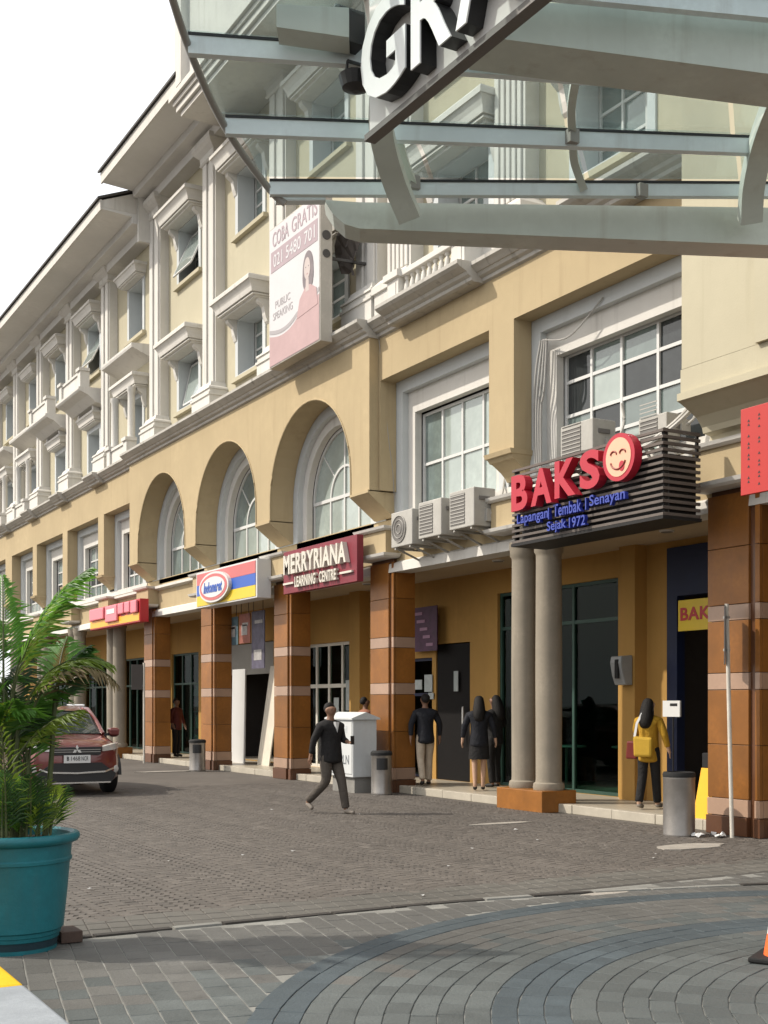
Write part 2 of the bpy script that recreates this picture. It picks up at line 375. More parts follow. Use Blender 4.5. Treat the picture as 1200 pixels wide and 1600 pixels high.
for fx in range(0, 14):
    for ry in range(0, 118):
        y0 = 9.25 + ry * .118
        for q in range(-4, 5):
            u = q * .106; x = -.6 + fx * FW + u; y = y0 + math.sqrt(max(0, RR * RR - u * u)) - RR
            if x > 11.3 or x < .5 or y < 8.6: continue
            if not seen(x, y): continue
            sett(x + random.gauss(0, .003), y + random.gauss(0, .003), math.atan2(-u, RR) * .9 + random.gauss(0, .03), .101 * random.uniform(.94, 1.03), .111 * random.uniform(.94, 1.03), random.choice((0, 0, 0, 1, 3)))
# straight border courses beside the drain
for i in range(0, 62):
    for j in range(0, 3):
        x, y = .7 + i * .158 + j * .045, 8.60 + j * .232
        if seen(x, y): sett(x, y, -rot, .150, .222, 2)
tag(setts.build('sett_paving', [pav_b, M('light_sett', (.130, .115, .101), .75, .35, .5, .15, 40, stain=.5), M('border_course', (.115, .108, .095), .75, .35, .6, .2, 50), M('dark_sett', (.104, .092, .081), .75, .35, .5, .15, 40)], recalc=False), kind='stuff', label='grey brown setts laid in fans across the road', cat='paving')
# --- broken drain line
dr = thing('drain_channel', 'broken dark drain line crossing the paved road', 'drain', (4.8, 8.42, 0))
x = .6
i = 0
while x < 9.4:
    ln = random.uniform(.35, .6); yb = 8.44 - max(0, x - 5.2) ** 1.6 * .09
    yb2 = 8.44 - max(0, x + ln - 5.2) ** 1.6 * .09
    mb = MB(); mb.bar((x, yb, .012), (x + ln - .025, yb2, .012), .075, .02 + random.uniform(0, .012))
    mb.build('drain_stone', M('dark_drain_stone', (.045, .04, .035), .8, .3, 5, .3) if random.random() < (.85 if x < 5.2 else .5) else joint_m, dr, recalc=False); x += ln

# --- arcade floor and its kerb
sw = MB(); sw.box(11.62, 18, 5, 58, 0, .128)
sw = tag(sw.build('arcade_floor', floor_m), kind='structure')
kb = M('pale_kerb_stone', (.42, .38, .31), .6, .2, 2, .1, 60)
for i in range(58):
    mb = MB(); y = 5.4 + i * .9; mb.box(11.52 + random.uniform(-.006, .006), 11.66, y, y + .892, .0, .134 + random.uniform(-.003, .003)); mb.build('kerb_stone', kb, sw, bevel=.008)

# ================================================================== THE ARCADE BUILDING
BL = thing('arcade_building', 'long cream arcade building with three arches, white pilasters and shops below', 'building', (11.4, 30, 0))
def part(mb, name, mat, parent=BL, **k): return mb.build(name, mat, parent, **k)
TEND = 57.0
def window(X, t0, t1, z0, z1, cols, rows, glass, fw=.05, parent=BL, dep=.06, name='window', frame=None, open_pane=None):
    """glazed frame facing -X; cols/rows are counts or fractions; each pane its own sub-part"""
    if isinstance(cols, int): cols = [i / cols for i in range(cols + 1)]
    if isinstance(rows, int): rows = [i / rows for i in range(rows + 1)]
    mb = MB(); fr = []
    T = [t0 + (t1 - t0) * c for c in cols]; Zz = [z0 + (z1 - z0) * c for c in rows]
    for i, t in enumerate(T):
        ww = fw if 0 < i < len(T) - 1 else fw * 1.3
        mb.box(X, X + dep, t - ww / 2, t + ww / 2, z0 - fw / 2, z1 + fw / 2)
    for i, z in enumerate(Zz):
        for a, b in zip(T, T[1:]): mb.box(X + .004, X + dep - .004, a + fw * .4, b - fw * .4, z - fw / 2, z + fw / 2)
    wdw = part(mb, name, frame or frame_w, parent, recalc=False)
    gl = glass if isinstance(glass, (list, tuple)) else [glass]; k = 0
    for a, b in zip(T, T[1:]):
        for c, d in zip(Zz, Zz[1:]):
            p = MB(); tx = random.uniform(-.006, .006)
            p.add([(X + dep * .55 + tx, a, c), (X + dep * .55 - tx, b, c), (X + dep * .55 - tx, b, d), (X + dep * .55 + tx, a, d), (X + dep * .8 + tx, a, c), (X + dep * .8 - tx, b, c), (X + dep * .8 - tx, b, d), (X + dep * .8 + tx, a, d)],
                  [(0, 3, 2, 1), (4, 5, 6, 7), (0, 1, 5, 4), (2, 3, 7, 6), (1, 2, 6, 5), (3, 0, 4, 7)])
            p.build('pane', gl[k % len(gl)], wdw, recalc=False); k += 1
    return wdw

# ---------- pillars of the arcade, clad in granite slabs
BANDS = [(0, .24, granite_d, .035), (.24, .46, granite_l, .012), (.46, 1.14, granite, 0), (1.14, 1.83, granite, 0), (1.83, 2.04, granite_l, 0), (2.04, 2.70, granite, 0), (2.70, 2.90, granite_l, 0), (2.90, 3.62, granite, 0), (3.62, 4.30, granite, 0)]
PILL = [11.05, 19.93, 24.33, 28.76, 33.2]
def pillar(tc, hw=.43, X0=11.4, dep=.47):
    core = MB(); core.box(X0 + .04, X0 + dep, tc - hw + .03, tc + hw - .03, 0, 4.36); co = part(core, 'pillar', granite_d)
    for z0, z1, m, o in BANDS:
        a = .004
        def slab(x0, x1, y0, y1):
            q = MB(); q.box(x0, x1, y0, y1, z0 + a, z1 - a); q.build('stone_slab', m, co, bevel=.004)
        slab(X0 - o, X0 + .05, tc - hw + .17, tc + hw)                 # street face
        slab(X0 + .01 - o, X0 + .06, tc - hw - o, tc - hw + .075)      # corner strip past the dark groove
        slab(X0 + .065, X0 + dep + .01, tc - hw - o, tc - hw + .05)    # face towards the near bay
    return co
for t in PILL: pillar(t)
for t in (8.0,): pillar(t, .5)
# ---------- paired round columns on granite plinths
def columns(tc):
    pl_ = MB(); pl_.box(11.20, 11.86, tc - .56, tc + .62, 0, .33); pn = part(pl_, 'plinth', granite, bevel=.01)
    for dt in (-.30, .33):
        c_ = MB(); c_.lathe([(.235, .33), (.245, .37), (.235, .43), (.205, .45), (.20, .5), (.205, 2.2), (.197, 3.9), (.20, 3.95), (.225, 3.99), (.225, 4.05), (.24, 4.12), (.24, 4.2)], 11.53, tc + dt, 28)
        part(c_, 'column', concrete_col, BL, smooth=True)
for t in (15.27, 36.6, 40.9, 45.2, 49.5): columns(t)

# ---------- lintel band over the arcade
lin = MB(); lin.box(11.50, 11.78, 5, TEND, 4.30, 5.12); part(lin, 'lintel', cream)
lin = MB(); lin.prism([(11.40, 4.10), (11.80, 4.10), (11.80, 4.302), (11.49, 4.302), (11.42, 4.26)], 'y', 5, TEND); part(lin, 'lintel_moulding', trim)
lin = MB(); lin.prism([(11.36, 4.86), (11.52, 4.82), (11.52, 4.93), (11.36, 4.93)], 'y', 5, TEND); part(lin, 'ledge', trim)
for t in PILL + [15.55, 36.9, 41.0, 45.1, 49.2]:
    b = MB(); b.box(11.20, 11.50, t - .5, t + .5, 4.44, 4.86); ib = part(b, 'impost_block', cream)
    for z0, z1 in ((4.36, 4.44), (4.86, 4.935)):
        q = MB(); q.stack([(z0, 11.16, .53), (z0 + .03, 11.12, .58), (z1, 11.10, .60)], t, 11.47); q.build('ledge', trim, ib)
# ---------- arch storey: front screen with three deep arches
AT = [22.1, 26.5, 30.92]; AR = 1.83; ZS = 5.94
ed = [19.56, (AT[0] + AT[1]) / 2, (AT[1] + AT[2]) / 2, 33.5]
s_ = MB()
for i in range(3): s_.arch(10.93, 11.47, ed[i], ed[i + 1], 5.58, 8.45, AT[i], AR, ZS)
s_.add([(10.93, ed[0], 5.58), (11.47, ed[0], 5.58), (11.47, ed[0], 8.45), (10.93, ed[0], 8.45)], [(0, 1, 2, 3)])
s_.add([(10.93, ed[3], 5.58), (11.47, ed[3], 5.58), (11.47, ed[3], 8.45), (10.93, ed[3], 8.45)], [(3, 2, 1, 0)])
part(s_, 'arch_wall', cream)
for i in range(3):                                   # slim bead round each arch edge
    pts = [(10.925, AT[i] - AR, 5.6)] + [(10.925, AT[i] - AR * math.cos(PI * k / 28), ZS + AR * math.sin(PI * k / 28)) for k in range(29)] + [(10.925, AT[i] + AR, 5.6)]
    b = MB(); b.tube(pts, .018, 6); part(b, 'arch_bead', cream, smooth=True)
for a, b_ in ((ed[0], AT[0] - AR), (AT[0] + AR, AT[1] - AR), (AT[1] + AR, AT[2] - AR), (AT[2] + AR, ed[3])):
    q = MB(); q.prism([(10.90, 5.60), (10.90, 5.55), (10.94, 5.52), (11.44, 5.14), (11.52, 5.14), (11.52, 5.60)], 'y', a, b_); part(q, 'pier_corbel', cream)
for i in range(3):
    tc = AT[i]; b0, b1 = tc - 2.2, tc + 2.2
    q = MB(); q.arch(11.475, 11.62, b0, b1, 5.12, 8.4, tc, 1.62, ZS); part(q, 'arch_surround', surround)
    q = MB(); q.arch(11.60, 11.74, b0 + .02, b1 - .02, 5.12, 8.38, tc, 1.42, ZS); part(q, 'arch_surround', trim)
    # arched window: frame, fan bars and panes
    r = 1.42; X = 11.76
    fr = MB()
    arcp = lambda rr, n=24: [(X + .03, tc - rr * math.cos(PI * k / n), ZS + rr * math.sin(PI * k / n)) for k in range(n + 1)]
    fr.path(arcp(r - .03), .06, .07, up=(1, 0, 0)); fr.path(arcp(.62), .05, .05, up=(1, 0, 0))
    fr.box(X, X + .06, tc - r, tc + r, ZS - .04, ZS + .03)
    fr.bar((X + .03, tc, ZS + .6), (X + .03, tc, ZS + r), .05, .045, up=(1, 0, 0))
    for an in (45, 135):
        ca, sa = math.cos(math.radians(an)), math.sin(math.radians(an)); fr.bar((X + .03, tc + .62 * ca, ZS + .62 * sa), (X + .03, tc + r * ca, ZS + r * sa), .022, .03, up=(1, 0, 0))
    for u in (-1.39, -.62, 0, .62, 1.39): fr.box(X + .002, X + .058, tc + u - .025, tc + u + .025, 5.12, ZS + (.6 if u == 0 else -.04))
    fw_ = part(fr, 'arched_window', frame_w, recalc=False)
    def fan(r0, r1, a0, a1, n=8):
        p = MB(); vs = []
        for k in range(n + 1):
            a = math.radians(a0 + (a1 - a0) * k / n); vs += [(X + .035, tc + r0 * math.cos(a), ZS + r0 * math.sin(a)), (X + .035, tc + r1 * math.cos(a), ZS + r1 * math.sin(a))]
        p.add(vs, [(2 * k, 2 * k + 1, 2 * k + 3, 2 * k + 2) for k in range(n)]); p.build('pane', [pane_pale, pane_mid][(k + i) % 2] if i else pane_pale, fw_, recalc=False)
    for a0, a1 in ((0, 45), (45, 90), (90, 135), (135, 180)): fan(.6, 1.4, a0, a1)
    fan(.01, .6, 0, 90); fan(.01, .6, 90, 180)
    for u0, u1 in ((-1.37, -.62), (-.62, 0), (0, .62), (.62, 1.37)):
        p = MB(); p.box(X + .03, X + .04, tc + u0, tc + u1, 5.12, ZS - .04); p.build('pane', pane_mid if i == 2 else pane_pale, fw_, recalc=False)
    sl_ = MB(); sl_.box(11.50, 11.82, tc - 1.7, tc + 1.7, 5.0, 5.14); part(sl_, 'window_sill', cream)
bw = MB(); bw.grid(11.86, 11.95, 5, TEND, 4.36, 8.7); part(bw, 'inner_wall', dark_room)

# ---------- rectangular window bays either side of the arches
def rect_storey(edges, X0, ztop, t_first, t_last):
    """edges: list of (opening t0, t1); the wall between them is piers that stop above the arcade on corbels"""
    holes = [(a, b, 5.0, ztop) for a, b in edges]
    q = MB(); q.grid(X0, 11.47, t_first, t_last, 5.60, 8.45, [(a, b, 5.5, ztop) for a, b in edges]); part(q, 'bay_wall', cream)
    for a, b in edges:
        s1 = MB(); s1.grid(11.475, 11.64, a - .05, b + .05, 5.10, ztop + .04, [(a + .22, b - .22, 5.0, ztop - .22)]); part(s1, 'window_surround', surround)
        s1 = MB(); s1.grid(11.60, 11.74, a + .10, b - .10, 5.11, ztop - .10, [(a + .46, b - .46, 5.0, ztop - .62)]); part(s1, 'window_surround', trim)
    return
XR = 11.13
rect_storey([(11.27, 15.33), (16.0, 19.5)], XR, 7.62, 11.25, 19.555)
rect_storey([(33.75, 36.6), (37.2, 40.7), (41.3, 44.8), (45.4, 48.7), (49.8, 53.0)], XR, 7.46, 33.505, TEND)
for a, b_ in ((15.33, 16.0), (36.6, 37.2), (40.7, 41.3), (44.8, 45.4), (48.7, 49.8), (53.0, 54)):
    tc, hw = (a + b_) / 2, (b_ - a) / 2
    q = MB(); q.stack([(5.20, 11.44, hw - .06), (5.27, 11.40, hw - .05), (5.34, 11.33, hw - .045), (5.42, 11.22, hw - .04), (5.46, 11.17, hw - .03), (5.47, 11.13, hw - .02), (5.53, 11.10, hw), (5.54, 11.06, hw + .02), (5.61, 11.04, hw + .03)], tc, 11.52)
    part(q, 'pier_corbel', cream)
window(11.77, 16.5, 19.02, 5.13, 6.95, [0, .235, .49, .745, 1], 2, [pane_mid, pane_mid, pane_pale, pane_pale, pane_pale, pane_pale, pane_pale, pane_pale][::-1])
wq = window(11.77, 11.8, 14.86, 5.13, 7.0, [0, .10, .40, .60, .80, 1][0:1] + [.33, .58, .80, 1], [0, .28, .50, .78, 1], [pane_dark, pane_mid, pane_dark, pane_dark, pane_pale, pane_mid])
for (a, b), g_ in (((33.75, 36.6), pane_mid), ((37.2, 40.7), pane_mid), ((41.3, 44.8), pane_mid), ((45.4, 48.7), pane_pale), ((49.8, 53), pane_mid)):
    window(11.77, a + .5, b - .5, 5.13, 6.82, 4, 4, [g_, pane_dark, pane_mid, pane_pale])
sl_ = MB(); sl_.box(11.47, 11.84, 11.3, 19.5, 4.98, 5.13); part(sl_, 'window_sill', trim)
sl_ = MB(); sl_.box(11.47, 11.84, 33.6, TEND, 4.98, 5.13); part(sl_, 'window_sill', trim)

# ---------- main cornice above the arch storey
def cornice(X, t0, t1, out=.30, name='cornice'):
    q = MB(); q.prism([(X, 8.40), (X - .05, 8.42), (X - .06, 8.47), (X - .12, 8.50), (X - .15, 8.545), (X - .17, 8.55), (X - out + .05, 8.60), (X - out, 8.64), (X - out, 8.70), (X + .9, 8.76), (X + .9, 8.40)], 'y', t0, t1)
    return part(q, name, trim_dirty)
cornice(10.93, 19.53, 33.53, .28); cornice(11.13, 11.2, 19.52, .27); cornice(11.13, 33.54, TEND, .27)
cornice(10.93, 16.12, 18.78, .33, 'balcony_cornice'); cornice(10.93, 11.2, 13.6, .33, 'balcony_cornice')
for t in (37.0, 41.0, 45.1, 49.2): cornice(10.98, t - .55, t + .55, .27, 'cornice_break')

# ---------- upper storeys
XW = 11.62
PIL_A = [20.45, 24.5, 28.55, 32.6]; WIN_A = [22.48, 26.53, 30.58]
PIL_L = [37.2, 41.25, 45.3, 49.0, 53.0]; WIN_L = [34.95, 39.2, 43.25, 47.1, 51.0]
WIN_R = [13.6, 17.45]; PIL_R = [15.75]
holes = []
for t in WIN_A: holes += [(t - .82, t + .82, 9.55, 10.95), (t - .82, t + .82, 12.98, 14.48)]
for t in WIN_L: holes += [(t - .75, t + .75, 9.15, 10.7), (t - .75, t + .75, 12.55, 14.1)]
for t in WIN_R: holes += [(t - .85, t + .85, 9.5, 11.1), (t - .85, t + .85, 12.7, 14.4)]
uw = MB(); uw.grid(XW, XW + .42, 5, TEND, 8.72, 16.4, holes); part(uw, 'upper_wall', cream_hi)
bk = MB(); bk.grid(XW + .62, XW + .7, 5, TEND, 8.72, 16.4); part(bk, 'inner_wall', dark_room)

def hood(tc, z, hw=1.18, h=.45, out=.60, parent=BL, brackets=True):
    q = MB(); X = XW
    L = [(0, .60, .0), (.10, .62, .01), (.101, .74, .05), (.17, .74, .05), (.171, .69, .03), (.215, .69, .03), (.216, .80, .08), (.27, .81, .085), (.45, .84, .10), (.62, .91, .13), (.74, .97, .16), (.741, 1.02, .19), (.93, 1.02, .19), (1.0, .98, .17)]
    q.stack([(z + h * a, X - out * b, hw - .18 + c) for a, b, c in L], tc, X + .02); hd = part(q, 'window_hood', trim)
    if brackets:
        for s in (-1, 1):
            b = MB(); y = tc + s * (hw - .28); X0 = X - .003
            b.prism([(X0, z - .55), (X0 - .05, z - .50), (X0 - .10, z - .36), (X0 - .13, z - .18), (X0 - .26, z - .08), (X0 - .28, z + .004), (X0, z + .004)], 'y', y - .08, y + .08); b.build('console', trim, hd)
    return hd
def sash(tc, z0, z1, hw=.72, g_=None, cols=2, rows=4):
    s1 = MB(); s1.grid(XW - .035, XW + .40, tc - hw - .16, tc + hw + .16, z0 - .02, z1 + .12, [(tc - hw, tc + hw, z0 + .05, z1 - .035)]); part(s1, 'window_surround', surround)
    s1 = MB(); s1.box(XW - .12, XW + .1, tc - hw - .24, tc + hw + .24, z0 - .12, z0 - .025); part(s1, 'window_sill', cream_hi)
    return window(XW + .42, tc - hw, tc + hw, z0, z1, cols, rows, g_ or [pane_mid, pane_pale, pane_mid, pane_mid, pane_dark, pane_mid], .045)
def pilaster(tc, ztop, hw=.41, X=11.32):
    q = MB(); q.box(X + .05, XW + .01, tc - hw, tc + hw, 8.72, ztop); p = part(q, 'pilaster', trim)
    for s in (-1, 1):
        b = MB(); b.box(X, X + .052, tc + s * hw * .55 - .13, tc + s * hw * .55 + .13, 9.62, ztop - .5); b.build('fillet', trim, p, bevel=.015)
    b = MB(); b.stack([(8.70, 11.13, .60), (9.24, 11.13, .60), (9.245, 11.10, .63), (9.30, 11.10, .63), (9.302, 11.14, .59), (9.40, 11.14, .59), (9.402, 11.11, .62), (9.45, 11.12, .60), (9.50, 11.20, .50), (9.62, 11.25, .43)], tc, XW + .005); b.build('pedestal', trim, p)
    b = MB(); b.stack([(ztop - .5, X - .01, hw + .02), (ztop - .46, X - .05, hw + .06), (ztop - .42, X - .02, hw + .03), (ztop - .3, X - .03, hw + .04), (ztop - .2, X - .14, hw + .14), (ztop - .12, X - .2, hw + .2), (ztop, X - .2, hw + .2)], tc, XW + .004); b.build('capital', trim, p)
    return p
for i, t in enumerate(WIN_A):
    hood(t - .05, 10.94); hood(t - .05, 14.48)
    sash(t, 9.55, 10.95); u = sash(t, 12.98, 14.48)
for t in PIL_A: pilaster(t, 15.7)
# an awning sash standing open in the second arch bay window, and one ajar
def open_sash(tc, ztop, h, wd, ang, X=XW + .3):
    q = MB(); ca, sa = math.cos(ang), math.sin(ang)
    P = lambda u, v, d: (X - v * sa - d * ca, tc + u, ztop - v * ca + d * sa)
    n = [(-wd / 2, 0), (wd / 2, 0), (wd / 2, h), (-wd / 2, h)]
    for (a, b), (c, d) in zip(n, n[1:] + n[:1]): q.bar(P(a, b, 0), P(c, d, 0), .05, .04, up=(-ca, 0, sa))
    sh = part(q, 'open_sash', frame_w, recalc=False)
    p = MB(); p.add([P(a, b, .005) for a, b in n], [(0, 1, 2, 3)]); p.build('pane', pane_pale, sh, recalc=False)
open_sash(WIN_A[2], 14.3, 1.25, 1.3, math.radians(24)); open_sash(WIN_A[2], 10.8, 1.1, 1.3, math.radians(12)); open_sash(39.2, 13.9, 1.3, 1.2, math.radians(26))
def pedestal_rail(tc, hw, z0, X, h=.62):
    """two square pedestals with a panelled parapet between them"""
    for s in (-1, 1):
        q = MB(); q.stack([(z0, X, .15), (z0 + h - .1, X, .15), (z0 + h - .095, X - .05, .20), (z0 + h, X - .05, .20)], tc + s * hw, X + .3); part(q, 'balcony_pedestal', trim)
    q = MB(); q.box(X + .06, X + .2, tc - hw + .151, tc + hw - .151, z0, z0 + h - .16); q.box(X + .02, X + .24, tc - hw + .151, tc + hw - .151, z0 + h - .158, z0 + h - .08); part(q, 'balcony_parapet', trim)
for i, t in enumerate(WIN_L):
    kind = 2 if i in (1, 2) else 1
    if kind == 1:
        hood(t, 14.12, .95, .36, .4, brackets=False); sash(t, 12.55, 14.1, .62)
        q = MB(); q.prism([(11.0, 11.80), (10.98, 11.86), (10.98, 11.92), (XW, 11.95), (XW, 11.55)], 'y', t - 1.45, t + 1.45); part(q, 'ledge', trim)
        hood(t, 10.82, 1.1, .40, .5); sash(t, 9.25, 10.7, .6)
        for s in (-1, 1):
            c_ = MB(); c_.lathe([(.13, 9.3), (.14, 9.36), (.11, 9.42), (.105, 10.4), (.10, 10.66), (.13, 10.72), (.13, 10.82)], 11.2, t + s * .78, 14); part(c_, 'colonnette', trim, smooth=True)
        pedestal_rail(t, .8, 8.72, 11.0)
    else:
        hood(t, 14.1, 1.05, .42, .5); sash(t, 12.4, 14.05, .62)
        q = MB(); q.prism([(10.74, 11.50), (10.70, 11.55), (10.70, 11.62), (XW, 11.66), (XW, 11.12), (11.25, 11.2), (11.0, 11.40)], 'y', t - 1.35, t + 1.35); part(q, 'balcony_slab', trim)
        pedestal_rail(t, 1.1, 11.63, 10.78)
        hood(t, 10.72, .95, .34, .36, brackets=False); sash(t, 9.25, 10.6, .62)
        q = MB(); pts = [(XW - .22, t - .85 * math.cos(PI * k / 12), 11.05 + .38 * math.sin(PI * k / 12)) for k in range(13)]; q.path(pts, .12, .2, up=(1, 0, 0)); part(q, 'arched_pediment', trim)
for t in PIL_L: pilaster(t, 15.2, .4)
# right block: balustraded balcony, hoods, fluted pilaster
for t in WIN_R:
    hood(t, 11.12, 1.3, .5, .55); sash(t, 9.5, 11.1, .78, cols=3, rows=3, g_=[pane_mid]); hood(t, 14.45, 1.3, .5, .55); sash(t, 12.7, 14.4, .78, cols=3, rows=3, g_=[pane_mid])
for t in (15.75, 19.2):
    q = MB(); q.box(11.35, XW + .01, t - .42, t + .42, 8.72, 16); p = part(q, 'fluted_pilaster', trim)
    for k in range(5):
        b = MB(); b.box(11.31, 11.352, t - .35 + k * .15, t - .25 + k * .15, 9.6, 15.5); b.build('flute', trim, p, bevel=.015)
    b = MB(); b.stack([(8.70, 11.16, .58), (9.26, 11.16, .58), (9.27, 11.11, .62), (9.4, 11.11, .62), (9.52, 11.22, .5)], t, XW + .004); b.build('pedestal', trim, p)
XB = 10.86
bal_rail = MB(); bal_rail.box(XB - .03, XB + .17, 16.6, 18.32, 9.12, 9.22); bal_rail.box(XB, XB + .14, 16.6, 18.32, 8.70, 8.75); bal_rail = part(bal_rail, 'balustrade_rail', trim, bevel=.01)
pb = None
for k in range(9):
    t = 16.72 + k * .185
    if pb is None:
        q = MB(); q.lathe([(.055, 8.75), (.055, 8.78), (.035, 8.80), (.062, 8.88), (.05, 8.97), (.028, 9.05), (.045, 9.07), (.05, 9.12)], XB + .07, t, 10); pb = q.build('baluster', trim, bal_rail, smooth=True)
    else: clone(pb, (XB + .07, t, 8.75), bal_rail)
for t in (16.42, 18.50):
    q = MB(); q.stack([(8.7, XB - .05, .19), (9.12, XB - .05, .19), (9.125, XB - .11, .25), (9.24, XB - .11, .25)], t, XB + .3); q2 = part(q, 'balustrade_pedestal', trim)
    b = MB(); b.box(XB - .062, XB - .045, t - .11, t + .11, 8.8, 9.05); b.build('panel', trim, q2)
# nearest block at the right, corbelled out over the pavement
q = MB(); q.box(10.72, 11.6, 4.5, 11.24, 5.80, 9.6); part(q, 'corner_block', cream_hi)
q = MB(); q.box(10.66, 10.9, 4.5, 10.0, 5.80, 9.6); part(q, 'corner_pilaster', cream_hi)
q = MB(); q.prism([(10.72, 5.796), (10.72, 5.50), (10.66, 5.49), (10.66, 5.40), (10.72, 5.38), (10.98, 5.24), (11.08, 5.12), (11.10, 5.05), (11.22, 5.03), (11.22, 4.97), (11.6, 4.97), (11.6, 5.796)], 'y', 4.5, 11.26); part(q, 'corner_corbel', cream_hi)

# ---------- roof edges
def eave(t0, t1, z, X=9.95):
    q = MB(); q.prism([(X + .04, z), (X + .9, z - .05), (X + .92, z - .22), (X + 1.25, z - .24), (X + 1.3, z - .42), (XW + .02, z - .44), (XW + .02, z + .06), (X + .04, z + .06)], 'y', t0, t1); part(q, 'soffit', soffit_m)
    q = MB(); q.prism([(X, z - .03), (X + .045, z - .03), (X + .045, z + .25), (X - .01, z + .25)], 'y', t0 - .02, t1 + .02); part(q, 'fascia', trim)
    for te in (t0, t1): q = MB(); q.prism([(X + .05, z + .05), (X + .05, z + .24), (15.4, z + 2.4), (15.4, z + .05)], 'y', te - .012, te + .012); part(q, 'gable', trim)
    q = MB(); q.prism([(X - .08, z + .25), (X - .08, z + .31), (15.5, z + 2.6), (15.5, z + 2.5)], 'y', t0 - .05, t1 + .05); part(q, 'roof', roof_m)
q = MB(); q.box(11.0, 13.5, 32.9, 33.04, 14.6, 16.0); part(q, 'return_wall', trim)
eave(27.0, 33.0, 16.05); eave(33.06, TEND, 15.35)
# raised parapet block over the middle bays, with stacked mouldings
q = MB(); q.box(10.05, 12, 12, 27.15, 15.95, 18.8); part(q, 'roof_parapet', trim)
for k, (z0, z1, o, e) in enumerate(((15.45, 15.56, .02, .0), (15.565, 15.70, .10, .10), (15.705, 15.80, .16, .16), (15.805, 15.945, .24, .24))):
    q = MB(); q.box(10.12 - o, 11.6, 12, 27.15 + e, z0, z1); part(q, 'parapet_moulding', trim)
for k in range(3):
    q = MB(); q.box(9.97 - k * .05, 10.05 + .01, 26.9 - k * .18, 27.22 - k * .18, 15.95, 18.8); part(q, 'parapet_corner', trim)
# higher tiled roof at the far end
q = MB(); q.prism([(10.6, 16.2), (10.6, 16.5), (15.5, 20.5), (20, 20.5), (20, 16.2)], 'y', 48.6, 75); part(q, 'tiled_roof', tile_m)

# ---------- arcade interior: ceiling, shop wall, shops
q = MB(); q.box(11.79, 13.3, 5, TEND, 4.16, 4.3); part(q, 'arcade_ceiling', arc_ceil)
XS = 13.2
shops = [(9.5, 14.1, .13, 4.0), (15.3, 18.7, .13, 3.72), (19.62, 20.85, .13, 2.86), (21.0, 22.9, .13, 2.6), (24.2, 27.2, .13, 3.1), (28.7, 32.4, .13, 3.3), (34.0, 36.3, .13, 3.2), (38.3, 41.4, .13, 3.2), (43.0, 46.2, .13, 3.2), (47.8, 51, .13, 3.2)]
q = MB(); q.grid(XS, XS + .2, 5, TEND, .12, 4.2, shops); part(q, 'shop_wall', arc_wall)
for a, b_ in ((14.62, 14.98), (23.62, 24.1), (27.3, 27.75), (32.6, 33.1), (36.5, 36.95), (41.7, 42.1), (46.4, 46.9)):
    q = MB(); q.box(12.95, XS + .01, a, b_, .128, 4.17); part(q, 'wall_pilaster', arc_wall)
room = MB()
for a, b_, c, d in shops:
    x0, x1 = XS + .21, XS + 4.2
    room.add([(x0, a - .2, 4), (x1, a - .2, 4), (x1, b_ + .2, 4), (x0, b_ + .2, 4)], [(0, 1, 2, 3)]); room.add([(x1, a - .2, .1), (x1, b_ + .2, .1), (x1, b_ + .2, 4), (x1, a - .2, 4)], [(0, 1, 2, 3)])
    for t in (a - .2, b_ + .2): room.add([(x0, t, .1), (x1, t, .1), (x1, t, 4), (x0, t, 4)], [(0, 1, 2, 3)])
part(room, 'shop_interior', dark_room, recalc=False)
shop_glass = glass_thin('shop_glass', (.42, .60, .54), .20)
green_fr = M('dark_green_frame', (.03, .07, .055), .5, .2, 2)
alu = M('pale_aluminium_frame', (.62, .60, .53), .45, .1, 2)
blue_fr = M('dark_blue_frame', (.008, .014, .045), .5, .2, 2)
def shopfront(t0, t1, z1, cols, rows, fm, gm, fw=.06): return window(XS + .06, t0 + .03, t1 - .03, .16, z1 - .03, cols, rows, gm, fw, frame=fm, name='shopfront')
shopfront(15.3, 18.7, 3.72, [0, .36, .5, 1], [0, .82, 1], green_fr, shop_glass)
shopfront(24.2, 27.2, 3.1, [0, .27, .5, .72, 1], [0, .66, 1], alu, shop_glass, .09)
shopfront(21.0, 22.9, 2.6, 2, [0, .7, 1], blue_fr, shop_glass)
shopfront(34.0, 36.3, 3.2, 3, [0, .7, 1], green_fr, shop_glass); shopfront(38.3, 41.4, 3.2, 4, [0, .7, 1], green_fr, shop_glass); shopfront(43.0, 46.2, 3.2, 4, [0, .7, 1], green_fr, shop_glass); shopfront(47.8, 51, 3.2, 4, [0, .7, 1], green_fr, shop_glass)
q = MB(); q.grid(XS - .06, XS + .1, 9.4, 14.1, .129, 4.05, [(9.6, 13.88, 0, 3.3)]); part(q, 'shop_frame', blue_fr)
q = MB(); q.box(XS + .02, XS + .08, 19.64, 20.83, .13, 2.84); dd = part(q, 'door', M('black_door', (.008, .007, .007), .7, .2, 2, spec=.15))
q = MB(); q.tube([(XS - .05, 19.8, .9), (XS - .05, 19.8, 1.6)], .018, 8); q.build('handle', white_metal, dd, smooth=True)
q = MB(); q.box(XS + .05, XS + .09, 28.72, 32.38, 2.45, 3.28); part(q, 'shop_transom', M('grey_panel', (.25, .24, .22), .6))

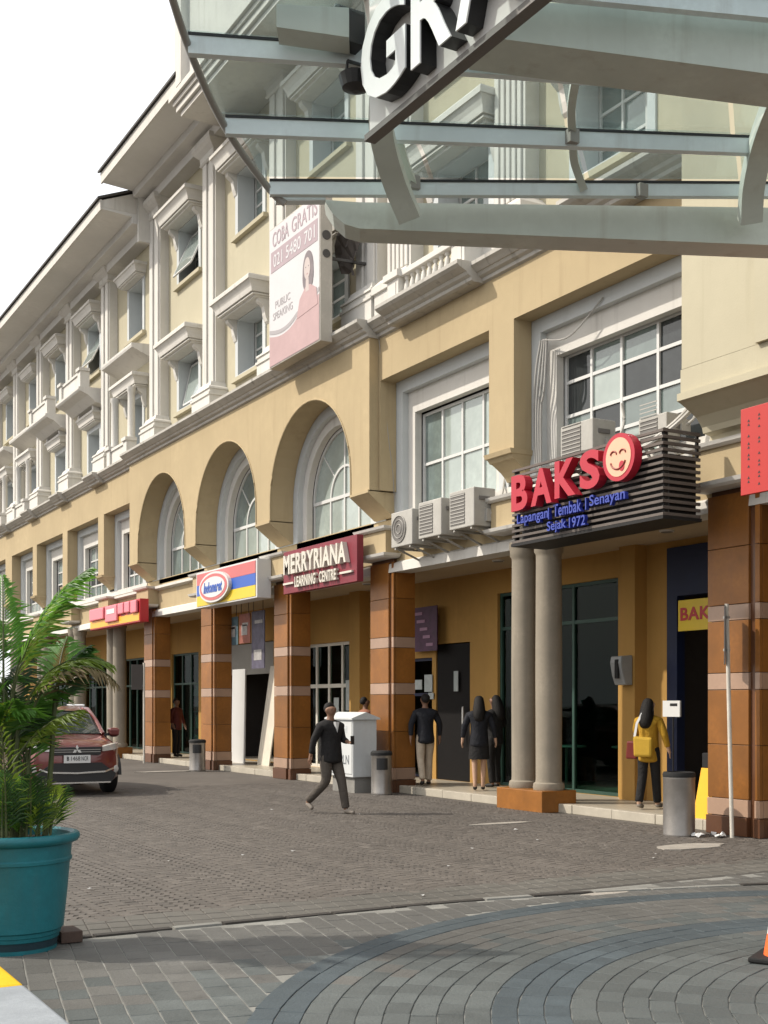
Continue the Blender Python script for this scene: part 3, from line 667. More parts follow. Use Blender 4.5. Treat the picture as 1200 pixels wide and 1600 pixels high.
# ================================================================== GLASS CANOPY OF THE MALL ENTRANCE (overhead, right)
cn_white = M('pale_canopy_steel', (.76, .84, .86), .5, .12, 2, .03, 60, .4, streak=.3, dirt=(.3, .28, .25))
cn_beige = M('beige_canopy_beam', (.58, .63, .58), .55, .14, 1.5, .04, 60, .35, streak=.35, dirt=(.26, .22, .17))
rail_m = plain('grey_rail', (.30, .29, .27), .4)
cglass = glass_thin('canopy_glass', (.89, .95, .95), .9, .02, .13)
def UZ(px, py, Z0, sk=.13):                     # canopy runs slightly away to the right
    a = (px - 600) / F; return U(px, py, Z0 / (1 - sk * a))
CN = thing('glass_canopy', 'curved glass and steel entrance canopy overhead with box beams and ribs', 'canopy', tuple(UZ(860, 330, 11.0)))
PUR = [  # (left px,py), (right px,py), depth, height of section
    ((421, 296), (1330, 300), 11.05, .115), ((352, 199), (1330, 236), 10.55, .135), ((294, 72), (1330, 146), 9.75, .14), ((250, -75), (1330, 30), 8.9, .14), ((215, -260), (1330, -120), 7.9, .14)]
PTS = []
for (l, r_, Z, h) in PUR:
    a, b = UZ(*l, Z), UZ(*r_, Z); PTS.append((a, b)); d = (b - a).normalized()
    q = MB(); q.bar(a, b, .07, h); p = q.build('purlin', cn_white, CN, recalc=False)
    q = MB(); q.bar(a + Vector((0, 0, h / 2 + .012)), b + Vector((0, 0, h / 2 + .012)), .085, .022); q.build('gasket', black, p, recalc=False)
# curved edge rail along the left end
def spl(pts, n=6):
    out = []
    for i in range(len(pts) - 1):
        p0, p1, p2, p3 = pts[max(i - 1, 0)], pts[i], pts[i + 1], pts[min(i + 2, len(pts) - 1)]
        for k in range(n):
            t = k / n; out.append(.5 * ((2 * p1) + (p2 - p0) * t + (2 * p0 - 5 * p1 + 4 * p2 - p3) * t * t + (3 * p1 - p0 - 3 * p2 + p3) * t ** 3))
    return out + [pts[-1]]
q = MB(); q.tube(spl([UZ(446, 318, 11.1)] + [p[0] for p in PTS]), .032, 10); q.build('edge_rail', rail_m, CN, smooth=True)
# glass bays between purlins, each sheet its own piece
div = [0, .265, .53, .80, 1.0]
for (a0, b0), (a1, b1) in zip(PTS, PTS[1:]):
    for u0, u1 in zip(div, div[1:]):
        vs = []; n = 4; up = Vector((0, 0, .115))
        o0 = -.012 if u0 == 0 else .004
        for k in range(n + 1):
            t = k / n; bow = Vector((0, 0, .10 * math.sin(PI * t)))
            for u in (u0 + o0, u1 - .004): vs.append((a0.lerp(b0, u)).lerp(a1.lerp(b1, u), t) + up + bow)
        m_ = len(vs); vs += [v + Vector((0, 0, .012)) for v in vs]
        fs = [(2 * k, 2 * k + 1, 2 * k + 3, 2 * k + 2) for k in range(n)] + [(m_ + 2 * k, m_ + 2 * k + 2, m_ + 2 * k + 3, m_ + 2 * k + 1) for k in range(n)]
        fs += [(2 * k, 2 * k + 2, m_ + 2 * k + 2, m_ + 2 * k) for k in range(n)] + [(2 * k + 1, m_ + 2 * k + 1, m_ + 2 * k + 3, 2 * k + 3) for k in range(n)] + [(0, m_, m_ + 1, 1), (2 * n, 2 * n + 1, m_ + 2 * n + 1, m_ + 2 * n)]
        q = MB(); q.add(vs, fs); q.build('glass_sheet', cglass, CN, smooth=True)
# gutter beam at the far lower edge, its end tapered up
A0, A1 = UZ(560, 316, 11.2), UZ(1330, 326, 11.2); B0, B1 = UZ(562, 357, 11.2), UZ(1330, 388, 11.2)
dv = Vector((ST, CT, 0)) * .62                  # depth of the box beam away from the viewer
tip = UZ(506, 312, 11.2)
q = MB()
fr_ = [tip, UZ(520, 334, 11.2), UZ(538, 350, 11.2), B0, B1, A1, A0]
n = len(fr_); q.add(fr_ + [p - dv + Vector((0, 0, -.0)) + dv * 1.55 for p in fr_], [tuple(range(n)), tuple(range(2 * n - 1, n - 1, -1))] + [(i, i + n, (i + 1) % n + n, (i + 1) % n) for i in range(n)])
q.build('gutter_beam', cn_beige, CN)
q = MB(); q.bar(UZ(430, 313, 11.15), UZ(508, 312, 11.15), .10, .05); q.build('gutter_lip', cn_white, CN, recalc=False)
# nearer main beam
q = MB(); T0, T1, L0, L1 = UZ(740, 0, 9.1), UZ(1330, 22, 9.1), UZ(740, 55, 9.1), UZ(1330, 132, 9.1)
bk_ = Vector((ST, CT, 0)) * .5
fr_ = [L0, L1, T1, T0]; q.add(fr_ + [p + bk_ for p in fr_], [(0, 1, 2, 3), (7, 6, 5, 4), (0, 4, 5, 1), (1, 5, 6, 2), (2, 6, 7, 3), (3, 7, 4, 0)]); q.build('main_beam', cn_beige, CN)
q = MB(); fr_ = [UZ(432, 42, 9.4), UZ(545, 58, 9.4), UZ(545, 12, 9.4), UZ(432, 6, 9.4)]; q.add(fr_ + [p + bk_ * .5 for p in fr_], [(0, 1, 2, 3), (7, 6, 5, 4), (0, 4, 5, 1), (1, 5, 6, 2), (2, 6, 7, 3), (3, 7, 4, 0)]); q.build('bracket_beam', cn_beige, CN)
# thick curved ribs and slim intermediate ones
q = MB(); q.path(spl([UZ(640, 338, 11.0), UZ(618, 285, 10.75), UZ(597, 210, 10.35), UZ(596, 150, 10.1), UZ(606, 60, 9.9), UZ(616, -60, 9.6)]), .15, .20, up=(CT, -ST, 0)); q.build('main_rib', cn_beige, CN, recalc=False)
q = MB(); q.path(spl([UZ(1172, 345, 11.0), UZ(1176, 285, 10.75), UZ(1194, 210, 10.35), UZ(1230, 120, 9.6), UZ(1270, 20, 8.9)]), .15, .20, up=(CT, -ST, 0)); q.build('main_rib', cn_beige, CN, recalc=False)
def rib(pts): q = MB(); q.path(spl(pts), .06, .07, up=(CT, -ST, 0)); q.build('rib', cn_beige, CN, recalc=False)
rib([UZ(912, 296, 11.0), UZ(898, 255, 10.85), UZ(895, 222, 10.6), UZ(893, 165, 10.25), UZ(902, 110, 9.8)]); rib([UZ(650, 296, 11.05), UZ(634, 258, 10.85), UZ(622, 214, 10.6)])
for px, py, Z in ((902, 112, 9.74), (894, 212, 10.5), (646, 284, 11.0), (1002, 297, 11.02)):
    q = MB(); p = UZ(px, py, Z); q.box(p.x - .05, p.x + .05, p.y - .04, p.y + .04, p.z - .07, p.z + .05); q.build('bracket', rail_m, CN)
# letters sign on the canopy
XG = 4.62; GS = thing('letter_sign', 'grey metal fascia with big white raised letters GRA under the canopy', 'sign', (XG, 7.0, 6.1))
sign_grey = M('sign_grey_metal', (.60, .59, .57), .4, .1, 1.5, .02, 60, .5, metal=.1)
q = MB(); q.prism([(8.27, 6.08), (5.2, 6.08), (5.2, 7.2), (8.27, 7.2)], 'x', XG, XG + .05); q.build('panel', sign_grey, GS, bevel=.006)
q = MB(); q.box(XG - .035, XG + .06, 5.2, 8.285, 6.03, 6.078); q.build('bottom_edge', M('dark_sign_edge', (.16, .15, .14), .5), GS)
for key, t, wd in (('G', 7.82, .66), ('R', 7.15, .52), ('A_', 6.52, .62)):
    q = MB(); q.text(key, (XG - .13, t, 6.52), EY_, EZ_, wd, .72, .012, 0, 0); o = q.build('letter', plain('white_letter_face', (.86, .86, .86), .4), GS, recalc=False)
    q = MB(); q.text(key, (XG - .002, t, 6.52), EY_, EZ_, wd, .72, .127, 0, 0); q.build('letter_return', black, GS, recalc=False)
# black flood lamps beside the sign
for (px, py, Z, s), lb in (((543, 48, 9.55, .125), 'square black floodlight fixed beside the canopy letters'), ((556, 124, 9.65, .09), 'small round black floodlight below the square one at canopy sign')):
    p = U(px, py, Z); t = thing('floodlight', lb, 'floodlight', tuple(p - Vector((0, 0, s))), 0)
    q = MB()
    if s > .1: q.box(p.x - s * .9, p.x + s * .9, p.y - .08, p.y + .08, p.z - s, p.z + s); q.box(p.x - s * .7, p.x + s * .7, p.y + .08, p.y + .13, p.z - s * .8, p.z + s * .8)
    else: q.lathe([(.03, p.z - .10), (.11, p.z - .07), (.14, p.z + .02), (.13, p.z + .03)], p.x, p.y, 16)
    q.build('housing', black, t)
    q = MB(); q.path([(p.x - s, p.y, p.z), (p.x - s, p.y - .03, p.z + s * 1.2), (p.x + s, p.y - .03, p.z + s * 1.2), (p.x + s, p.y, p.z)], .02, .03, up=(0, 1, 0)); q.build('bracket', black, t, recalc=False)

# ================================================================== SIGNS ON THE BUILDING
# BAKSO: slatted dark box with raised letters
t0, t1, X = 11.12, 14.23, 10.30
BK = thing('meatball_shop_sign', 'black slatted box sign with red letters BAKSO and a smiling face', 'sign', (X, 12.6, 3.92))
slat_m = M('dark_timber_slat', (.12, .098, .085), .55, .3, 4, .1, 60, .4); frame_b = M('black_sign_frame', (.012, .011, .011), .6, .2, 3)
q = MB(); q.box(X + .16, X + .60, t0 + .06, t1 - .03, 3.93, 4.72); q.build('box', frame_b, BK)
for k in range(14):
    z = 3.95 + k * .0785
    q = MB(); q.box(X, X + .035, t0, t1, z, z + .034); sl1 = q.build('slat', slat_m, BK)
    q = MB(); q.box(X + .0355, X + .62, t0, t0 + .03, z, z + .038); q.build('side_slat', slat_m, BK)
for t in (t0 + .02, (t0 + t1) / 2, t1 - .05):
    q = MB(); q.box(X + .036, X + .10, t, t + .04, 3.93, 5.02); q.build('post', frame_b, BK)
q = MB(); q.box(X + .58, X + .62, t0 + .031, t0 + .06, 4.7, 5.02); q.build('post', frame_b, BK)
q = MB(); q.box(X - .01, X + .63, t0 - .012, t1 + .012, 3.905, 3.945); q.build('base_rail', frame_b, BK)
for key, t, wd, zc in (('B', 13.86, .38, 4.62), ('A', 13.36, .46, 4.63), ('K', 12.84, .44, 4.66), ('S', 12.33, .40, 4.69)):
    q = MB(); q.text(key, (X - .015, t, zc), EY_, EZ_, wd, .50, .13, 0, 0); q.build('letter', crimson, BK, recalc=False)
dc = MB(); pts = [(11.77 + .30 * math.cos(2 * PI * k / 36), 4.75 + .30 * math.sin(2 * PI * k / 36)) for k in range(36)]; dc.prism(pts, 'x', X - .14, X - .015); disc = dc.build('face_disc', crimson, BK)
peach = plain('peach_face', (.80, .42, .28), .5)
dc = MB(); pts = [(11.77 + .235 * math.cos(2 * PI * k / 36), 4.75 + .245 * math.sin(2 * PI * k / 36)) for k in range(36)]; dc.prism(pts, 'x', X - .146, X - .13); dc.build('face', peach, disc)
brn = plain('face_line_brown', (.22, .03, .02), .5)
for c_, r0 in ((.085, .055), (-.085, .055)):
    q = MB(); q.tube([(X - .15, 11.77 + c_ + r0 * math.cos(a), 4.79 + r0 * .8 * math.sin(a)) for a in [PI * k / 8 for k in range(9)]], .011, 6); q.build('eye', brn, disc)
q = MB(); q.tube([(X - .15, 11.77 - .14 * math.cos(a), 4.72 - .12 * math.sin(a)) for a in [PI * (.08 + .84 * k / 10) for k in range(11)]], .012, 6); q.build('smile', brn, disc)
q = MB(); pts = [(11.70 + .05 * math.cos(2 * PI * k / 16), 4.63 + .065 * math.sin(2 * PI * k / 16)) for k in range(16)]; q.prism(pts, 'x', X - .152, X - .146); q.build('tongue', crimson, disc)
for key, t, wd, zc, h in (('Lapangan', 13.64, .72, 4.245, .19), ('|', 13.27, .02, 4.25, .16), ('Tembak', 12.87, .60, 4.27, .17), ('|', 12.48, .02, 4.27, .16), ('Senayan', 12.06, .70, 4.275, .19), ('Sejak', 13.10, .42, 4.055, .17), ('1972', 12.66, .34, 4.065, .14)):
    q = MB(); q.text(key, (X - .03, t, zc), EY_, EZ_, wd, h, .05, 0, 0); q.build('letter_row', bluedk, BK, recalc=False)
    q = MB(); q.text(key, (X - .082, t, zc), EY_, EZ_, wd * .985, h * .97, .004, 0, 0); q.build('letter_face', plain('letter_face_blue', (.035, .06, .34), .4), BK, recalc=False)
# yellow BAKSO panel in the doorway
q = MB(); q.box(12.92, 12.95, 12.3, 13.62, 2.74, 3.2); yb = q.build('shop_name_panel', yellow, thing('doorway_sign', 'yellow panel with red BAKSO lettering above the dark doorway', 'sign', (12.92, 12.9, 2.74)))
q = MB(); q.text('BAKSO', (12.918, 13.07, 2.99), EY_, EZ_, 1.0, .2, .004); q.build('lettering', red, yb, recalc=False)
# MERRYRIANA
X = 10.90; MR = thing('learning_centre_sign', 'maroon panel with white raised lettering MERRYRIANA between two pillars', 'sign', (X, 21.6, 3.95))
q = MB(); q.box(X, X + .14, 19.98, 23.2, 3.95, 4.83); q.build('panel', maroon, MR, bevel=.006)
cw = M('cream_letter', (.60, .56, .49), .5, .1, 3)
q = MB(); q.text('MERRYRIANA', (X - .003, 21.62, 4.53), EY_, EZ_, 2.75, .40, .10); q.build('lettering', cw, MR, recalc=False)
for key, tt, wd in (('LEARNING', 22.05, .95), ('CENTRE', 21.06, .72)): q = MB(); q.text(key, (X - .003, tt, 4.15), EY_, EZ_, wd, .22, .07); q.build('lettering', cw, MR, recalc=False)
for t in (20.35, 22.88): q = MB(); q.box(X - .05, X - .003, t - .24, t + .24, 4.13, 4.17); q.build('dash', cw, MR)
# Indomaret lightbox
X = 10.85; IM = thing('convenience_store_sign', 'lightbox sign striped red, blue and yellow with a white oval Indomaret', 'sign', (X, 26.3, 4.0))
q = MB(); q.box(X, X + .34, 24.45, 28.1, 3.98, 4.84); q.build('case', white_metal, IM, bevel=.01)
for z0, z1, m_ in ((4.53, 4.80, salmon), (4.27, 4.525, blue), (4.02, 4.265, yellow)): q = MB(); q.box(X - .012, X - .002, 24.52, 28.03, z0, z1); q.build('stripe', m_, IM)
def oval(ry, rz, x0, x1, tc, zc): return [(tc + ry * math.cos(2 * PI * k / 32), zc + rz * math.sin(2 * PI * k / 32)) for k in range(32)]
for ry, rz, d, m_ in ((.92, .36, .10, white_metal), (.84, .31, .108, salmon), (.72, .24, .114, white)): q = MB(); q.prism(oval(ry, rz, 0, 0, 26.75, 4.40), 'x', X - d, X - .013); ov = q.build('oval', m_, IM)
q = MB(); q.text('Indomaret', (X - .116, 26.75, 4.40), EY_, EZ_, 1.15, .26, .006); q.build('lettering', blue, IM, recalc=False)
# red and yellow sign of the far shop
X = 10.85; RY = thing('red_yellow_sign', 'red and yellow shop sign with pink lettering half behind the palm', 'sign', (X, 34.6, 3.95))
q = MB(); q.box(X, X + .25, 32.35, 37.1, 3.92, 4.56); q.build('case', red, RY, bevel=.01)
q = MB(); q.box(X - .012, X - .002, 32.4, 37.05, 3.96, 4.17); q.build('stripe', plain('sign_amber', (.85, .40, .02), .4), RY)
pk = plain('pink_letter', (.72, .20, .24), .45)
for a, b_, z0 in ((32.45, 32.95, 4.18), (33.05, 33.5, 4.22), (33.6, 34.1, 4.22), (34.2, 35.3, 4.05), (35.5, 36.9, 4.18)): q = MB(); q.box(X - .09, X - .013, a, b_, z0, 4.53); q.build('letter_block', pk, RY, bevel=.03)
q = MB(); q.box(X - .10, X - .091, 34.35, 35.1, 4.28, 4.42); q.build('emblem', white, RY)
# red perforated sign at the right edge
X = 10.42; RS = thing('perforated_sign', 'bright red metal panel punched with small dark triangles at right edge', 'sign', (X, 9.0, 4.0))
q = MB(); q.box(X, X + .05, 8.2, 9.98, 4.02, 5.0); q.build('panel', plain('bright_red_panel', (.44, .018, .014), .45), RS, bevel=.004)
tri = None
for i in range(11):
    for j in range(20):
        if (i * 7 + j * 5) % 3 == 0 or (j % 5 == 4): continue   # punched clusters
        t, z = 9.86 - i * .155, 4.12 + j * .043
        if tri is None:
            q = MB(); q.prism([(t - .017, z - .014), (t + .017, z - .014), (t, z + .016)], 'x', X - .003, X - .001); tri = q.build('hole', black, RS)
        else: clone(tri, (X - .002, t, z - .014), RS)
# ---------------- billboard on the upper wall
X = 10.42; t0, t1, z0, z1 = 20.55, 22.86, 8.53, 11.38
BB = thing('billboard', 'faded white and pink advertising billboard with a woman fixed to the upper wall', 'billboard', (X, 21.7, z0))
q = MB(); q.box(X, X + .26, t0, t1, z0, z1); q.build('case', M('cream_tin_case', (.46, .43, .38), .6, .2, 2, .05, streak=.5), BB, bevel=.01)
pw = M('faded_white_poster', (.56, .55, .56), .6, .06, 1.5, 0); pp = M('faded_mauve_print', (.38, .30, .325), .6, .12, 1.5, 0); pr_ = M('faded_pink_print', (.46, .315, .315), .6, .15, 1.2, 0); ps = M('poster_skin', (.50, .43, .41), .6, .08, 2, 0); pg = M('poster_grey', (.36, .335, .345), .6, .1, 2, 0)
q = MB(); q.box(X - .006, X - .001, t0 + .03, t1 - .03, z0 + .03, z1 - .03); q.build('poster', pw, BB)
def flat(pts, d, m_, name): q = MB(); q.prism(pts, 'x', X - d, X - d + .003); return q.build(name, m_, BB)
def strip(lo, hi, d, m_, name):
    n = len(lo); q = MB(); q.add([(X - d, *p) for p in lo] + [(X - d, *p) for p in hi], [(i, i + 1, n + i + 1, n + i) for i in range(n - 1)]); q.build(name, m_, BB, recalc=False)
flat([(t0 + .1, 10.46), (t1 - .1, 10.46), (t1 - .1, 10.88), (t0 + .1, 10.88)], .011, pp, 'phone_band')
sw_ = [(t1 - .03 - (t1 - t0 - .06) * k / 16, 9.28 - .10 * math.sin(PI * min(1, k / 9)) + .55 * max(0, k / 16 - .45) ** 1.3) for k in range(17)]
strip([(t, z0 + .03) for t, z in sw_], [(t, z - .10) for t, z in sw_], .010, pr_, 'print_field')
strip([(t, z - .05) for t, z in sw_], [(t, z + .03) for t, z in sw_], .0115, pg, 'print_swoosh')
ht = 21.05
ph = M('poster_dark_hair', (.20, .17, .18), .6, .25, 6, 0); pl2 = M('poster_lips', (.40, .22, .22), .6, .1, 2, 0)
flat([(ht + .23 * math.cos(a_) * (1.0 + .25 * max(0, -math.sin(a_))), 10.02 + (.37 if math.sin(a_) > 0 else .42) * math.sin(a_)) for a_ in [2 * PI * k / 28 for k in range(28)]], .014, ph, 'print_hair')
flat([(ht + .03 + .135 * math.cos(2 * PI * k / 20), 10.06 + .21 * math.sin(2 * PI * k / 20)) for k in range(20)], .018, ps, 'print_face')
flat([(ht - .05, 9.62), (ht + .10, 9.62), (ht + .08, 9.90), (ht - .03, 9.90)], .0165, ps, 'print_neck')
for u in (-.035, .085): flat([(ht + u + .022 * math.cos(2 * PI * k / 10), 10.09 + .011 * math.sin(2 * PI * k / 10)) for k in range(10)], .0195, ph, 'print_eye')
flat([(ht + .025 + .035 * math.cos(2 * PI * k / 10), 9.95 + .012 * math.sin(2 * PI * k / 10)) for k in range(10)], .0195, pl2, 'print_mouth')
flat([(ht - .42, 9.25), (ht + .50, 9.2), (ht + .36, 9.55), (ht + .1, 9.72), (ht - .1, 9.72), (ht - .36, 9.58)], .0155, pr_, 'print_shoulders')
for key, tt, wd in (('COBA', 22.30, .76), ('GRATIS', 21.22, 1.12)): q = MB(); q.text(key, (X - .007, tt, 11.11), EY_, EZ_, wd, .30, .005); q.build('lettering', pp, BB, recalc=False)
for key, tt, wd in (('021', 22.42, .42), ('5480', 21.70, .68), ('701', 20.98, .46)): q = MB(); q.text(key, (X - .0115, tt, 10.67), EY_, EZ_, wd, .26, .004); q.build('lettering', pw, BB, recalc=False)
for key, zc, wd in (('PUBLIC', 9.76, .7), ('SPEAKING', 9.54, .92)): q = MB(); q.text(key, (X - .007, 22.2, zc), EY_, EZ_, wd, .15, .004); q.build('lettering', pg, BB, recalc=False)
for z, r in ((10.55, .09), (10.2, .08)): q = MB(); q.lathe([(r, 0), (r, .012)], 0, 0, 14); q.xf(Matrix.Translation((X + .13, t0 - .001, z)) @ Matrix.Rotation(PI / 2, 4, 'X')); q.build('vent', roof_m, BB)
for z in (8.6, 10.0):
    q = MB(); q.bar((X + .25, t0 + .2, z + .2), (XW, t0 - .15, z + .1), .05, .05); q.build('strut', roof_m, BB, recalc=False)
# torn dark canvas hanging in the opening next to the billboard
q = MB(); vs = []
for i in range(7):
    for j in range(9): vs.append((11.15 + .06 * math.sin(i * 1.7 + j) - .05 * j * .1, 21.2 - i * .13 + .05 * math.sin(j * 1.3), 11.5 - j * .17 - .05 * i + .05 * math.sin(i * 2)))
q.add(vs, [(i * 9 + j, i * 9 + j + 1, i * 9 + j + 10, i * 9 + j + 9) for i in range(6) for j in range(8)]); tag(q.build('torn_canvas', M('dirty_grey_canvas', (.10, .085, .075), .9, .4, 3)), 'torn dark canvas hanging beside the billboard', 'canvas')
# posters and banners under the arcade
t = thing('purple_poster', 'purple printed poster on the ochre wall above the men at the door', 'poster', (12.95, 21, 2.72))
q = MB(); q.box(13.0, 13.02, 20.5, 21.55, 2.72, 3.62); q.build('sheet', M('purple_print', (.085, .03, .075), .5, .5, 5), t)
for k in range(5): q = MB(); q.box(12.99, 12.998, 20.65 + .1 * k, 20.9 + .12 * k, 2.82 + k * .16, 2.88 + k * .16); q.build('print', M('mauve_print', (.35, .2, .3), .5), t)
for i, (a, b_, z0, z1, m_, lb) in enumerate(((27.95, 28.65, 3.12, 3.82, M('teal_banner', (.10, .16, .19), .6, .5, 6), 'grey blue banner hanging leftmost under the striped lightbox'), (27.2, 27.85, 3.14, 3.86, M('rust_banner', (.33, .12, .09), .6, .5, 6), 'rust red banner between two others under the striped lightbox'), (26.35, 27.1, 2.5, 3.88, M('dark_blue_banner', (.10, .09, .13), .6, .6, 6), 'long dark blue banner, rightmost under the striped lightbox'))):
    t = thing('banner', lb, 'banner', (11.9, (a + b_) / 2, z0), group='banners hanging under the lightbox')
    q = MB(); q.box(11.88, 11.9, a, b_, z0, z1); q.build('sheet', m_, t)
    for c0, c1, c2, c3 in ((a + .15, b_ - .15, z0 + .2, z0 + .45), (a + .1, b_ - .2, z1 - .3, z1 - .22)): q = MB(); q.box(11.872, 11.879, c0, c1, c2, c3); q.build('print', M('pale_print', (.38, .36, .35), .5, .5, 8), t)
    for u in (a + .1, b_ - .1): q = MB(); q.tube([(11.89, u, z1), (11.89, u, 4.17)], .008, 6); q.build('cord', black, t)
# white boards leaning in the shop under refit
def board(t, lb, wd, h, lean, side, m_=white_metal):
    o = thing('leaning_board', lb, 'board', (12.55, t, .128), group='white boards leaning at the dark shopfront')
    q = MB(); q.add([(12.4, t, .128), (12.4, t + wd, .128), (12.4 + lean, t + wd + side, h), (12.4 + lean, t + side, h), (12.43, t, .128), (12.43, t + wd, .128), (12.43 + lean, t + wd + side, h), (12.43 + lean, t + side, h)], [(0, 3, 2, 1), (4, 5, 6, 7), (0, 1, 5, 4), (2, 3, 7, 6), (1, 2, 6, 5), (3, 0, 4, 7)])
    q.build('board', m_, o)
board(28.75, 'white upright board, left one at the dark shopfront', .85, 2.55, .04, .02); board(27.25, 'white board tilting left, right one at the dark shopfront', .7, 2.6, .3, -.15, M('cream_board', (.66, .60, .50), .6))
# ---------------- air conditioners on brackets
ac_m = M('aged_white_casing', (.41, .395, .36), .5, .2, 2, .03, streak=.6, dirt=(.35, .32, .27)); grille_m = M('grey_grille', (.16, .15, .14), .6, .2, 5)
def ac_unit(tc, z, lb, kind, wd=.72, h=.62, X=10.9, dep=.42, brk=True):
    t = thing('air_conditioner', lb, 'air conditioner', (X + dep / 2, tc, z), group='outdoor air conditioner units on the facade')
    q = MB(); q.box(X, X + dep, tc - wd / 2, tc + wd / 2, z, z + h); q.build('casing', ac_m, t, bevel=.015)
    if kind == 'round':
        q = MB(); pts = [(tc + .08 + .24 * math.cos(2 * PI * k / 24), z + h / 2 + .24 * math.sin(2 * PI * k / 24)) for k in range(24)]; q.prism(pts, 'x', X - .008, X - .002); fg = q.build('fan_grille', grille_m, t)
        for rr in (.08, .16, .235):
            q = MB(); q.tube([(X - .014, tc + .08 + rr * math.cos(2 * PI * k / 24), z + h / 2 + rr * math.sin(2 * PI * k / 24)) for k in range(25)], .007, 5); q.build('ring', ac_m, fg)
    else:
        q = MB(); q.box(X - .006, X - .002, tc - .1, tc + wd / 2 - .04, z + .06, z + h - .06); fg = q.build('fan_grille', grille_m, t)
        for k in range(9): q = MB(); q.box(X - .014, X - .007, tc - .1, tc + wd / 2 - .04, z + .08 + k * .056, z + .095 + k * .056); q.build('louvre', ac_m, fg)
    q = MB(); q.box(X + .1, X + .3, tc - wd / 2 - .02, tc - wd / 2 - .001, z + h - .2, z + h - .14); q.build('handle', grille_m, t)
    q = MB(); q.box(X + .22, X + .38, tc - wd / 2 - .05, tc - wd / 2 - .002, z + .08, z + .28); q.build('valve_cover', ac_m, t)
    if brk:
        for s in (-.25, .25):
            q = MB(); q.bar((X + .02, tc + s, z - .02), (11.5, tc + s, z - .02), .04, .035); q.bar((X + .1, tc + s, z - .03), (11.49, tc + s, z - .22), .03, .03); q.build('bracket', ac_m, t, recalc=False)
    q = MB(); q.tube(spl([Vector((X + .3, tc - wd / 2 - .03, z + .2)), Vector((X + .38, tc - wd / 2 - .12, z + .3)), Vector((X + .5, tc - wd / 2 - .08, z + .55)), Vector((11.49, tc - wd / 2 - .02, z + .8))]), .02, 6); q.build('pipe', ac_m, t, smooth=True)
ac_unit(18.35, 4.42, 'white air conditioner with round fan grille, leftmost of the three together', 'round')
ac_unit(17.42, 4.47, 'white air conditioner in the middle of the three together', 'slat')
ac_unit(16.45, 4.50, 'white air conditioner with square grille, rightmost of the three together', 'slat')
ac_unit(13.62, 5.10, 'white air conditioner standing behind the slatted sign under the dark window', 'slat', .72, .55, 10.98, .42)
ac_unit(12.35, 5.16, 'white air conditioner half hidden behind the smiling face sign', 'slat', .55, .36, 11.25, .25)
cab = M('grey_cable', (.35, .34, .32), .6)
t = thing('cable_bundle', 'grey cables hanging down beside the large dark window', 'cable', (11.4, 15.1, 5.1))
for k in range(4):
    q = MB(); q.tube(spl([Vector((11.44, 15.05 - .05 * k, 7.25)), Vector((11.40, 15.12 - .07 * k, 6.8 - .1 * k)), Vector((11.42, 15.2 - .06 * k, 6.2)), Vector((11.41, 15.16 - .05 * k, 5.5)), Vector((11.43, 15.1 - .02 * k, 5.05))]), .018, 6); q.build('cable', cab, t, smooth=True)
q = MB(); q.tube(spl([Vector((11.44, 15.0, 7.25)), Vector((11.40, 14.3, 7.12)), Vector((11.45, 13.6, 7.5))]), .012, 6); q.build('cable', cab, t, smooth=True)
t = thing('white_hose_pipe', 'cream pipe looping down behind the right end of slatted sign', 'pipe', (11.3, 11.6, 5))
for k in range(2): q = MB(); q.tube(spl([Vector((11.4, 11.5 + .08 * k, 5.75)), Vector((11.2, 11.62 + .1 * k, 5.4)), Vector((11.0, 12.0 + .1 * k, 5.1)), Vector((10.95, 12.6, 4.95))]), .03, 8); q.build('pipe', ac_m, t, smooth=True)
t = thing('wall_cable', 'thin dark cable running down the pier right of the arches', 'cable', (11.3, 19.55, 5))
q = MB(); q.tube(spl([Vector((11.10, 19.5, 8.38)), Vector((11.2, 19.52, 7.6)), Vector((11.30, 19.5, 6.6)), Vector((11.40, 19.5, 5.9)), Vector((11.42, 19.45, 5.0))]), .007, 5); q.build('cable', cab, t)

# ================================================================== CAR
def loft(mb, secs, mi=0, close=True):
    n = len(secs[0]); b = []
    for s_ in secs: b += s_
    fs = []
    for i in range(len(secs) - 1):
        for k in range(n - 1): fs.append((i * n + k, i * n + k + 1, (i + 1) * n + k + 1, (i + 1) * n + k))
    mb.add(b, fs + ([tuple(range(n)), tuple(range(len(b) - 1, len(b) - n - 1, -1))] if close else []), mi); return mb
car_red = M('copper_red_car_paint', (.15, .026, .022), .28, .1, 2, 0, 1, .6, metal=.35, coat=.8)
car_glass = M('tinted_car_glass', (.03, .04, .04), .03, .2, 2, 0, 1, .8)
chrome = plain('chrome', (.75, .75, .74), .15, 1); tyre_m = M('tyre_rubber', (.015, .015, .016), .85, .2, 10); lampg = M('headlight_glass', (.48, .46, .43), .06, .2, 8, 0, 1, .8, coat=.6)
CAR = thing('parked_car', 'copper red sport utility car facing the camera behind the palm', 'car', (6.05, 21.5, 0), math.radians(-3))
def sec(y, hw, zb, zs, zt, tw):
    """half section mirrored: sill, shoulder and top"""
    h = [(hw * .86, zb), (hw * .97, zb + .08), (hw, zb + (zs - zb) * .45), (hw * .985, zs - .05), (hw * .93, zs), (tw, zt - .02), (tw * .7, zt), (tw * .3, zt + .012)]
    return [(x, y, z) for x, z in h] + [(-x, y, z) for x, z in reversed(h)]
